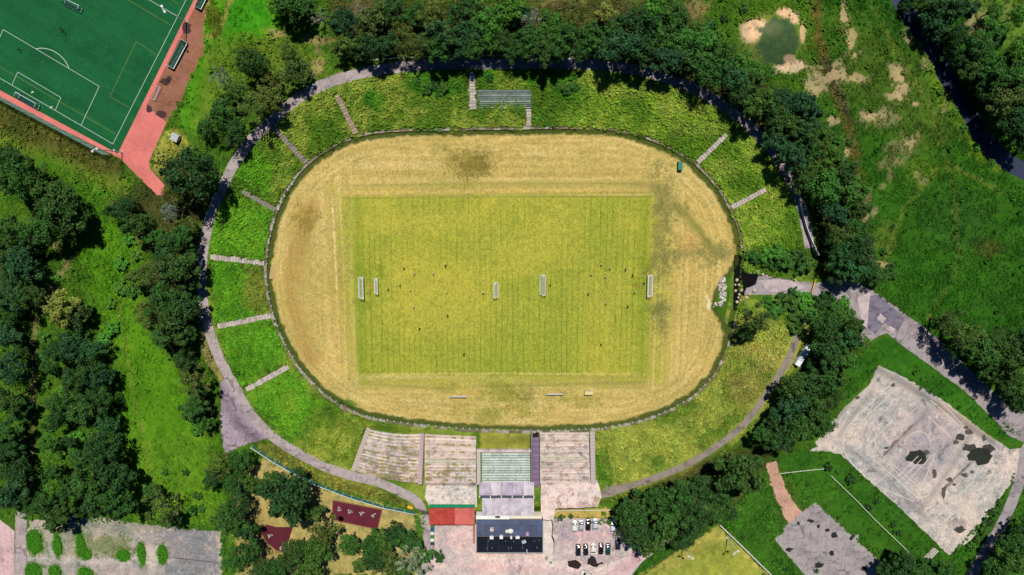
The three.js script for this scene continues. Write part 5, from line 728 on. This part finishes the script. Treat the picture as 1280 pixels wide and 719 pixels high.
// ---------------------------------------------------------------- trees
function leafQuad(P, C, N, x, y, z, nx, ny, nz, s, asp, c) {
  const n = new THREE.Vector3(nx, ny, nz).normalize(), a = new THREE.Vector3(rr(-1, 1), rr(-1, 1), rr(-1, 1)).cross(n).normalize(), b = a.clone().cross(n).multiplyScalar(s * asp); a.multiplyScalar(s);
  const q = [[a.x, a.y, a.z], [b.x, b.y, b.z], [-a.x, -a.y, -a.z], [-b.x, -b.y, -b.z]].map(v => [x + v[0], y + v[1], z + v[2]]);
  for (const i of [0, 1, 2, 0, 2, 3]) { P.push(...q[i]); C.push(c, c * 1, c); N.push(n.x, n.y, n.z); }
}
function crownGeo(clumps, leaves, spread, leaf, flatness = 0.8, asp = 0.6) {  // unit crown: radius about 1, centre at 0
  const P = [], C = [], N = [], cl = [[0, 0.1, 0, 0.62]];
  const lop = [rr(-0.2, 0.2), rr(-0.2, 0.2)], ex = rr(0.85, 1.12), ez = rr(0.85, 1.12);
  for (let k = 0; k < clumps; k++) { const t = k * 2.399963 + rr(-0.4, 0.4), v = 1 - (k + 0.5) / clumps * 1.5, r = Math.sqrt(Math.max(0, 1 - v * v)), R = rr(0.5, 1.05) * spread, q = rr(0.14, 0.36); cl.push([Math.cos(t) * r * R * ex + lop[0] * v, v * flatness * R + rr(-0.12, 0.12), Math.sin(t) * r * R * ez + lop[1] * v, q]); if (rnd() < 0.35) cl.push([Math.cos(t) * r * R * 1.25 * ex, v * flatness * R, Math.sin(t) * r * R * 1.25 * ez, q * 0.5]); }
  for (let i = 0; i < leaves; i++) {
    const c = cl[i % 11 === 0 ? 0 : 1 + Math.floor(rnd() * (cl.length - 1))], u = rr(-1, 1), t = rr(0, 6.2832), w = Math.sqrt(1 - u * u), rad = c[3] * Math.pow(rnd(), 0.33) * (rnd() < 0.08 ? 1.35 : 1);
    const dx = Math.cos(t) * w, dy = u, dz = Math.sin(t) * w; leafQuad(P, C, N, c[0] + dx * rad, c[1] + dy * rad * 0.85, c[2] + dz * rad, dx + rr(-0.8, 0.8), dy + 0.6 + rr(-0.8, 0.8), dz + rr(-0.8, 0.8), leaf * rr(0.6, 1.3), asp, rr(0.5, 1.5));
  }
  const g = new THREE.BufferGeometry(); g.setAttribute('position', new THREE.Float32BufferAttribute(P, 3)); g.setAttribute('color', new THREE.Float32BufferAttribute(C, 3)); g.computeVertexNormals(); return g;
}
function trunkGeo(limbs) {                                          // unit tree: crown centre at y = 1.25, trunk from 0
  const seg = (a, b, r0, r1) => { const A = new THREE.Vector3(...a), d = new THREE.Vector3(...b).sub(A), L = d.length(), g = new THREE.CylinderGeometry(r1, r0, L, 6, 1, true); g.translate(0, L / 2, 0); g.applyQuaternion(new THREE.Quaternion().setFromUnitVectors(new THREE.Vector3(0, 1, 0), d.normalize())); g.translate(...a); return g; };
  const gs = [seg([0, -0.05, 0], [0.02, 0.6, 0.01], 0.07, 0.055), seg([0.02, 0.6, 0.01], [0, 1.3, 0], 0.055, 0.03)];
  for (let k = 0; k < limbs; k++) { const t = k * 2.4, y = 0.55 + 0.5 * k / limbs, e = [Math.cos(t) * rr(0.45, 0.7), y + rr(0.35, 0.6), Math.sin(t) * rr(0.45, 0.7)]; gs.push(seg([0.01, y, 0], e, 0.035, 0.012)); for (const q of [-0.5, 0.5]) gs.push(seg(e, [e[0] * 1.25 + q * 0.2, e[1] + 0.2, e[2] * 1.25 - q * 0.2], 0.012, 0.005)); }
  return mergeGeometries(gs);
}
const crowns = []; for (let k = 0; k < 6; k++) crowns.push(crownGeo([14, 18, 22, 26, 16, 30][k], 3300, 0.88, [0.075, 0.066, 0.07, 0.06, 0.08, 0.062][k], 0.8, [0.6, 0.5, 0.7, 0.55, 0.45, 0.6][k])); for (let k = 0; k < 2; k++) crowns.push(crownGeo(12, 1500, 0.92, 0.07, 0.9, 0.4)); // two looser crowns
const bushG = []; for (let k = 0; k < 3; k++) bushG.push(crownGeo(9, 1000, 0.8, 0.12, 0.75));
const bareG = crownGeo(9, 420, 0.95, 0.05, 0.7, 0.3), trunks = [trunkGeo(5), trunkGeo(7), trunkGeo(6)], bark = M([96, 84, 68]), barkPale = M([176, 168, 158]);
const LEAFB = [[0.026, 0.07, 0.014], [0.024, 0.074, 0.024], [0.064, 0.1, 0.02], [0.05, 0.155, 0.018], [0.15, 0.175, 0.11], [0.13, 0.18, 0.035], [0.2, 0.18, 0.17], [0.038, 0.1, 0.016]];
const LEAF = LEAFB.map(c => [[1, 1, 1], [1.25, 1.08, 0.9], [0.78, 0.86, 0.95], [1.1, 1.25, 1]].map(v => new THREE.MeshPhysicalMaterial({ color: new THREE.Color().setRGB(c[0] * v[0], c[1] * v[1], c[2] * v[2]), vertexColors: true, roughness: 0.75, specularIntensity: 0.25, side: THREE.DoubleSide })));
const toneWord = ['dark green', 'blue-green', 'olive', 'bright green', 'silvery', 'yellow-green', 'bare', 'mid-green'];
function tree(px, py, rpx, tone, name, label, group, bush = false) {
  if (group) label = (bush ? (rpx >= 12 ? 'large ' : rpx >= 7 ? '' : 'small ') : rpx >= 25 ? 'large ' : rpx >= 19 ? 'mid-sized ' : 'small ') + toneWord[tone] + ' ' + label;
  const r = rpx * ms(py) * (bush ? 0.92 : 0.85) * rr(0.94, 1.1), sq = rr(0.85, 1.15), H = bush ? r * 0.8 : (r * 1.55 + 1.2) * sq, yc = bush ? r * 0.45 : Math.max(2.4, H);
  let p = wp(px, py, yc); p = wp(px, py, yc + height(p[0], p[2])); const gy = height(p[0], p[2]), t = thing(name, label, bush ? 'bush' : 'tree', [p[0], gy, p[2]], rr(0, 6.28), group);
  const c = obj('crown', tone === 6 ? bareG : bush ? bushG[Math.floor(rnd() * 3)] : crowns[tone === 4 || tone === 2 && rnd() < 0.5 ? 6 + Math.floor(rnd() * 2) : Math.floor(rnd() * 6)], LEAF[tone][Math.floor(rnd() * 4)], t);
  c.scale.set(r, r * (bush ? 0.75 : rr(1.0, 1.3)), r * rr(0.9, 1.1)); c.position.y = yc; c.rotation.set(rr(-0.12, 0.12), 0, rr(-0.12, 0.12));
  const k = obj('trunk', trunks[Math.floor(rnd() * 3)], tone === 6 || tone === 4 ? barkPale : bark, t); k.scale.set(r, (yc + r * 0.25) / 1.3, r); if (bush) k.scale.set(r * 0.5, yc / 1.3, r * 0.5);
}
const belts = [
  ['broadleaf_tree', 'tree in the belt behind the ring path and its white rail', 'tree belt behind the white rail', '470,25,24,2 455,45,20,2 490,12,20,0 500,40,22,2 520,22,20,0 432,58,20,2 470,60,20,0 505,57,18,2 540,20,24,2 555,45,24,1 580,14,26,0 590,45,24,1 610,25,26,3 626,52,20,0 636,8,22,3 560,58,18,0 532,55,20,2 615,50,18,7 650,20,20,1 664,28,18,4 660,50,22,0 690,35,24,7 705,54,22,0 716,24,20,2 735,45,24,7 744,56,16,3 772,42,22,7 775,58,26,1 800,30,26,0 815,18,24,3 832,12,24,7 846,25,22,0 825,50,26,7 805,66,22,0 850,55,26,3 835,78,22,1 865,75,26,7 880,55,22,3 868,38,18,7 885,95,22,0 905,70,24,7 915,98,24,1 930,85,24,3 940,110,22,0 945,132,22,7 922,115,20,0 428,26,24,1 445,62,16,0 575,62,16,1 640,62,18,0 680,62,18,0 725,64,16,7 755,62,18,0 955,90,18,3 450,60,18,0 486,56,20,0 520,58,20,2 548,60,20,0 592,60,20,7 660,64,18,0 700,64,18,0'],
  ['broadleaf_tree', 'tree between the bowl and the sandy eastern meadow', 'tree belt beside the eastern meadow', '975,125,22,1 1000,130,24,1 985,155,24,0 1015,150,20,1 1005,175,22,0 1030,168,16,7 990,195,22,1 1010,190,20,0 1035,205,24,7 1006,222,20,0 1030,235,24,3 1055,215,20,0 1064,240,22,7 1040,265,22,1 1073,262,16,0 1045,290,22,2 1070,290,20,0 1050,318,20,1 1070,315,22,0 1086,300,13,7 1064,340,24,1 1084,335,16,0 1100,345,13,7 1048,342,18,0 965,150,20,0 970,175,18,1 1034,255,16,1 1040,300,16,0'],
  ['broadleaf_tree', 'tree in the row between the bank path and the circuit', 'tree row beside the bank path', '1030,410,22,0 1050,430,22,1 1066,424,16,0 1034,440,22,0 1056,448,20,7 1020,458,18,0 1013,478,22,0 1035,475,22,7 990,482,20,0 985,505,24,1 1015,508,24,0 1040,498,18,0 970,525,22,0 1000,535,24,7 1028,530,18,0 976,550,20,0 955,542,18,0 923,588,36,0 945,400,24,2 935,415,16,0 1068,405,13,0 1045,392,16,7'],
  ['broadleaf_tree', 'tree in the clump shading the car park', 'tree clump by the car park', '790,640,26,7 800,668,22,0 825,625,24,0 835,655,26,7 850,620,24,7 870,645,26,0 880,610,24,0 895,640,22,7 855,675,20,0 815,680,18,7 908,640,15,0 784,660,18,0 900,618,20,0 775,645,14,0 865,625,22,2 845,640,20,7'],
  ['roadside_tree', 'spreading tree beside the asphalt access road', 'trees along the access road', '1185,405,22,2 1205,420,24,2 1225,440,24,7 1245,428,22,0 1236,460,20,0 1265,448,24,0 1276,480,20,7 1256,470,22,0 1272,502,18,0 1195,432,16,0 1280,425,20,0'],
  ['riverside_tree', 'tree leaning over the far bank of the river', 'trees along the river', '1170,25,22,1 1182,4,22,0 1202,12,18,1 1196,45,18,0 1225,60,22,7 1242,40,20,3 1215,88,20,0 1240,95,24,0 1266,100,22,7 1255,125,24,2 1276,62,20,3 1272,22,16,3 1242,15,13,3 1132,8,10,0 1280,130,22,0 1270,155,22,0 1245,150,18,0 1282,180,18,0 1228,115,18,0 1152,6,14,0 1163,10,16,0 1140,-6,14,0 1168,36,14,0 1178,42,16,0 1186,66,13,0 1196,72,16,0 1228,100,15,0 1252,138,14,0 1274,168,13,7'],
  ['woodland_tree', 'tree in the wood west of the narrow trail', 'wood west of the trail', '20,220,30,0 75,255,32,0 58,285,32,0 92,275,22,0 14,198,22,0 40,222,22,7 15,290,24,7 32,302,20,0 25,330,26,1 6,320,20,0 14,352,20,1 15,372,26,1 40,368,20,0 8,420,20,1 15,460,24,1 10,500,22,0 25,512,18,1 5,540,20,0 10,562,22,0 20,590,24,0 10,620,24,1 26,622,16,0 8,395,18,0 25,440,14,0'],
  ['woodland_tree', 'tree in the thicket east of the narrow trail', 'thicket east of the trail', '75,385,26,5 95,392,18,2 90,430,24,1 70,440,18,0 116,437,16,1 110,460,22,0 126,472,18,1 90,475,22,0 75,505,18,7 120,500,22,0 100,515,20,7 135,530,18,1 70,525,18,0 60,460,13,7 130,560,26,0 146,590,26,0 110,575,22,7 105,605,24,7 150,625,24,0 120,626,24,0 85,610,18,7 65,590,16,0 60,555,13,7 86,552,10,0 75,645,22,0 55,630,18,7 40,632,16,0 205,635,24,2 192,615,14,7 216,650,14,0'],
  ['broadleaf_tree', 'tree in the row west of the ring path', 'tree row west of the ring path', '155,265,16,0 180,282,22,0 196,296,18,7 230,300,22,0 216,312,24,0 240,285,18,2 200,340,24,2 230,335,24,0 241,352,16,0 180,350,18,2 210,375,26,0 235,385,24,0 225,410,26,0 190,390,20,2 205,420,18,7 241,415,14,0 235,450,18,0 250,475,22,2 256,488,15,0 250,510,20,7 258,528,13,7 165,255,13,0 243,320,14,0'],
  ['broadleaf_tree', 'tree between the pink plaza and the ring path', 'trees by the pink plaza', '243,212,38,0 225,238,20,2 266,232,18,0 318,82,22,0 300,118,16,7 283,150,27,0 322,140,22,2 300,172,20,0 332,88,18,0 350,106,22,2 376,95,20,2 366,72,16,2 340,128,20,2 262,165,14,0 360,5,24,0 382,2,18,0 345,8,14,3'],
  ['broadleaf_tree', 'tree in the grove around the outdoor gym', 'grove around the outdoor gym', '360,620,38,0 338,600,18,7 328,612,14,0 405,660,24,2 396,686,24,7 370,690,20,0 386,710,20,7 350,706,18,0 330,714,20,0 437,680,18,7 464,682,18,0 480,674,16,7 495,668,18,0 510,676,20,7 470,700,18,0 490,702,20,2 516,700,22,4 500,716,18,7 530,695,14,7 275,580,22,2 300,577,18,0 290,602,20,0 265,600,15,0 312,602,14,7 300,630,22,0 285,650,22,7 306,662,18,0 310,690,22,0 292,702,14,0 390,640,16,0 450,705,14,2'],
  ['broadleaf_tree', 'tree at the end of the lawn by the slatted ramp', 'trees by the slatted ramp', '1130,706,20,0 1150,714,16,0 1110,712,18,0 1178,712,18,0 1268,682,22,0 1262,702,22,7 1245,714,20,0 1278,662,16,0'],
];
for (const [name, label, group, data] of belts) for (const d of data.split(' ')) { const [x, y, r, k] = d.split(',').map(Number), out = group === 'tree row west of the ring path' ? -6 : group === 'trees by the pink plaza' && y > 60 ? -5 : 0; tree(x + out, y + (out && y < 180 ? -4 : 0), r, k, name, label, group); }
for (const [x, y, r, k, l] of [[400, 22, 16, 6, 'bare grey tree at the edge of the belt behind the path'], [450, 10, 15, 6, 'bare brownish tree among the dark belt trees'], [213, 264, 15, 4, 'silver-grey tree against the dark row west of the ring path'], [277, 98, 15, 4, 'greyish thin tree standing in the bright meadow'], [758, 19, 17, 5, 'pale round yellow-green tree behind the belt'], [368, 27, 8, 6, 'pinkish bare shrub beside the bare grey tree']]) tree(x, y, r, k, 'single_tree', l);
const bushes = [
  ['bush in the undergrowth of the thicket east of the trail', 'undergrowth of the thicket', '55,420,10,3 52,445,9,3 58,480,10,3 85,455,9,7 80,490,9,3 60,505,9,7 100,485,8,3 95,545,10,3 75,565,10,3 60,610,9,3 130,425,12,3 140,410,12,3 150,500,8,3 152,540,8,3 95,575,9,3 115,545,9,7 45,595,8,7 110,420,8,3 62,535,8,3 85,525,8,3'],
  ['bush at the foot of the trees of the western row', 'undergrowth of the western row', '160,300,10,3 150,330,12,3 170,320,9,3 165,365,10,3 185,405,9,3 215,445,8,3 232,475,8,3 240,500,9,3 245,540,9,3 150,360,12,3 138,380,10,3'],
  ['bush at the water side of the near river bank', 'bushes on the near river bank', '1150,55,6,5 1163,85,6,5 1176,115,6,3 1192,140,6,3 1205,160,6,3 1222,185,6,3 1140,30,7,2 1130,40,6,5 1240,203,6,3'],
  ['hedge of bushes on the north side of the access road', 'hedge above the access road', '945,322,11,7 958,318,12,3 972,316,13,3 985,325,15,7 998,320,13,7 1011,330,14,7 975,330,12,0 960,328,11,7 1000,335,12,0 935,318,9,3'],
  ['rounded bush between the access road and the white shelter', 'bushes below the access road', '985,380,17,7 1005,376,16,3 1000,396,15,7 1025,378,14,0 1045,384,14,7 1060,394,13,7 970,390,12,3 960,376,10,3 975,372,9,7 1015,392,13,3 1035,370,10,0 1055,378,10,3 990,366,9,0 1030,398,13,7 995,410,12,7'],
  ['round bush on the bright lawn beside the practice circuit', 'round bushes on the lawn', '1036,584,8,0 1048,590,5,7 1064,599,9,0 1096,627,5,0 1086,634,5.5,0 1117,656,5,0 1125,666,6,0 1027,573,3,7 1118,665,4,0'],
  ['hedge bush on the verge between circuit and lane', 'verge hedge beside the lane', '1245,640,8,7 1238,652,9,0 1230,663,9,7 1222,674,8,7 1250,628,6,7 1214,684,7,7 1240,640,7,0'],
  ['round bush by the parked cars', 'bushes by the car park', '701,647.5,6,7 713.5,645.5,4,7 755,642,4.5,3'],
  ['shrub by the courtyard entrance', 'shrub by the courtyard', '549,695.5,9,0'],
  ['low shrub growing on the far bank', 'shrubs on the far bank', '676,147,5,3 708,112,9,7 718,108,8,7 700,108,8,7 545,106,10,7 535,110,9,7 556,108,9,7 548,114,8,7 522,102,7,7 612,97,6,0 555,138,3.5,3'],
  ['shrub on the bright meadow near the thicket', 'shrubs on the west meadow', '232,591,6,0 247,620,8,7 251,636,7,7 206,590,6,7 182,612,8,7 240,640,10,3 60,345,12,3 70,350,10,3 50,335,9,3'],
  ['shrub on the green strip beside the gravel lot', 'shrubs beside the gravel lot', '278,690,6,3 279,710,6,3 278,675,5,7'],
  ['bush on the verge by the worn pitch', 'bushes by the worn pitch', '929,671,4,0 976,703,5,0 984,711,5,0 1021,714,4,0'],
  ['bush at the edge of the sandy meadow', 'bushes on the eastern meadow', '1113,335,9,0 1118,345,7,7 1105,315,6,0 1048,175,8,3 1040,185,7,3 1062,178,6,7 1116,283,4,0 890,30,8,7 905,22,7,0 930,10,8,7 900,40,7,3'],
  ['narrow clipped hedge piece at the corner of the gym lawn', 'hedge at the gym lawn', '520,646,4,3 521,652,4,3 522,658,4,3 522,664,4,3'],
];
for (const [label, group, data] of bushes) for (const d of data.split(' ')) { const [x, y, r, k] = d.split(',').map(Number); tree(x, y, r, k, 'bush', label, group, true); }
// ---------------------------------------------------------------- grass and weeds
function tuftGeo(n, len, wid, lift) { const P = []; for (let k = 0; k < n; k++) { const t = k / n * 6.283 + rr(-0.3, 0.3), l = len * rr(0.7, 1.2), e = lift * rr(0.6, 1.3), w = wid * rr(0.7, 1.2), c = Math.cos(t), s = Math.sin(t), a = [c * l * 0.5 - s * w, e * 0.8, s * l * 0.5 + c * w], b = [c * l * 0.5 + s * w, e * 0.8, s * l * 0.5 - c * w], q = [c * l, e, s * l]; P.push(0, 0, 0, ...b, ...a, ...a, ...b, ...q); } const g = new THREE.BufferGeometry(); g.setAttribute('position', new THREE.Float32BufferAttribute(P, 3)); g.computeVertexNormals(); return g; }
const blocked = [ovalPx, rimPx, [[256, -30], [256, 62], [209, 153], [206, 244], [196, 244], [150, 199], [-60, 95], [-60, -40]], [[36, 648], [277, 660], [278, 760], [-60, 760], [-60, 648]], [[690, 646], [815, 665], [836, 678], [770, 740], [470, 760], [520, 719], [534, 640], [690, 640]], [[1098, 456], [1142, 478], [1228, 538], [1284, 560], [1252, 622], [1186, 694], [1082, 597], [1035, 564], [1012, 564], [1055, 510]], [[1018, 627], [1100, 702], [1092, 760], [1006, 719], [968, 674]], [[926, 338], [1000, 350], [1068, 348], [1175, 423], [1300, 520], [1300, 562], [1205, 490], [1090, 428], [1040, 374], [930, 390]], [[416, 624], [479, 637], [472, 663], [415, 651]], [[327, 655], [366, 658], [355, 692], [330, 678]], [[456, 530], [745, 535], [750, 650], [535, 660], [520, 615], [440, 592]], [[272, 474], [290, 464], [320, 512], [348, 546], [322, 556], [280, 568]], [[1268, 545], [1292, 545], [1288, 590], [1262, 660], [1220, 730], [1195, 740], [1240, 660], [1268, 600]], [[956, 576], [972, 576], [985, 612], [1012, 648], [984, 656], [966, 612]], [[800, 719], [898, 655], [970, 730], [900, 800]]].map(L => L.map(p => wp(...p)));
function scatter(name, label, geo, count, accept, size, mat, free = false) {
  const m = new THREE.InstancedMesh(geo, mat, count); m.name = numbered(name); m.userData = { kind: 'stuff', label, category: 'vegetation' }; m.castShadow = m.receiveShadow = true;
  const o = new THREE.Object3D(), c = new THREE.Color(); let n = 0, tries = 0;
  while (n < count && tries++ < count * 30) {
    const x = free ? rr(X0, -90) : rr(X0, X1), z = free ? rr(80, Z1) : rr(Z0, Z1), d = accept(x, z); if (rnd() > d) continue; if (!free && rnd() < 0.8 && mown.some(L => inside(x, z, L))) continue; if (!free && blocked.some(L => inside(x, z, L))) continue;
    const dx = x - C0[0], dz = z - C0[2], r = Math.hypot(dx, dz), ro = pol(Ro, Math.atan2(dz, dx)); if (Math.abs(r - ro) < 2.3) continue; if (stairLines.some(l => segDist(x, z, l) < 1.3)) continue; if (Math.hypot(x - moundC[0], z - moundC[2]) < 9) continue; if (height(x, z) < -0.9) continue;
    const s = rr(...size); o.position.set(x, height(x, z) - 0.02, z); o.rotation.set(rr(-0.2, 0.2), rr(0, 6.28), rr(-0.2, 0.2)); o.scale.set(s, s * rr(0.7, 1.4), s); o.updateMatrix(); m.setMatrixAt(n, o.matrix);
    const k = free ? alb(66, 124, 32) : land.at(x, z), f = rr(0.95, 1.65) * (x > 115 ? 0.88 : 1), w = rr(0.78, 1.14); c.setRGB(k[0] * f * w, k[1] * f, k[2] * f * 0.9); m.setColorAt(n, c); n++;
  }
  m.count = n; scene.add(m);
}
const mown = [[[1048, 478], [1095, 425], [1130, 418], [1175, 455], [1260, 535], [1275, 556], [1228, 538], [1098, 458]], [[975, 570], [1040, 562], [1165, 678], [1150, 695], [1110, 695], [1030, 630], [985, 600]], [[330, 575], [400, 608], [520, 645], [525, 719], [300, 719], [290, 600]], [[160, 470], [225, 470], [262, 560], [240, 640], [165, 640]], [[270, -5], [340, -5], [345, 40], [285, 40]], [[225, 60], [260, 60], [262, 160], [225, 160]]].map(L => L.map(p => wp(...p)));
const tuftM = new THREE.MeshPhysicalMaterial({ color: 0xffffff, roughness: 0.85, specularIntensity: 0.15, side: THREE.DoubleSide });
const ringT = (x, z) => { const dx = x - C0[0], dz = z - C0[2], r = Math.hypot(dx, dz), f = Math.atan2(dz, dx); return [(r - pol(Ri, f) - 1.4), pol(Ro, f) - r]; };
const isGreen = (x, z) => { const k = land.at(x, z); return k[1] > k[0] * 0.86; };
scatter('bank_weeds', 'leafy weeds and long grass covering the stadium banks', tuftGeo(9, 0.42, 0.11, 0.42), 34000, (x, z) => { const [a, b] = ringT(x, z); return a > 0 && b > 0 && isGreen(x, z) ? 0.35 + 0.65 * fbm(x / 3, z / 3, 501, 2) : 0; }, [0.6, 2.0], tuftM);
scatter('meadow_grass', 'rough meadow grass around the stadium', tuftGeo(10, 0.34, 0.06, 0.32), 90000, (x, z) => { const [a, b] = ringT(x, z); return a > 0 && b > 0 ? 0 : isGreen(x, z) ? clamp(2.2 * fbm(x / 4, z / 4, 511, 3) - 0.6, 0.05, 1) : 0.04; }, [0.6, 1.8], tuftM);
scatter('weed_clumps', 'taller weed clumps dotted through the meadows and banks', tuftGeo(12, 0.55, 0.16, 0.55), 10000, (x, z) => { const [a, b] = ringT(x, z), k = land.at(x, z), lush = a > 0 && b > 0 && k[1] > 2.1 * k[0]; return lush ? 0.9 : x > 115 ? 0.02 : isGreen(x, z) && fbm(x / 7, z / 7, 521, 3) > 0.56 ? 0.4 : 0.01; }, [0.7, 1.8], tuftM);
scatter('strip_grass', 'long grass on the narrow green strips of the gravel lot', tuftGeo(10, 0.4, 0.08, 0.4), 3200, (x, z) => lotStrips.some(([a, b, c, d]) => { const w = wp(a, b), m = ms(b); return ((x - w[0]) / (c * m)) ** 2 + ((z - w[2]) / (d * m)) ** 2 < 0.9 + 0.5 * (fbm(x, z, 5, 2) - 0.5); }) ? 2 : 0, [0.6, 1.4], tuftM, true);

renderer.render(scene, camera);
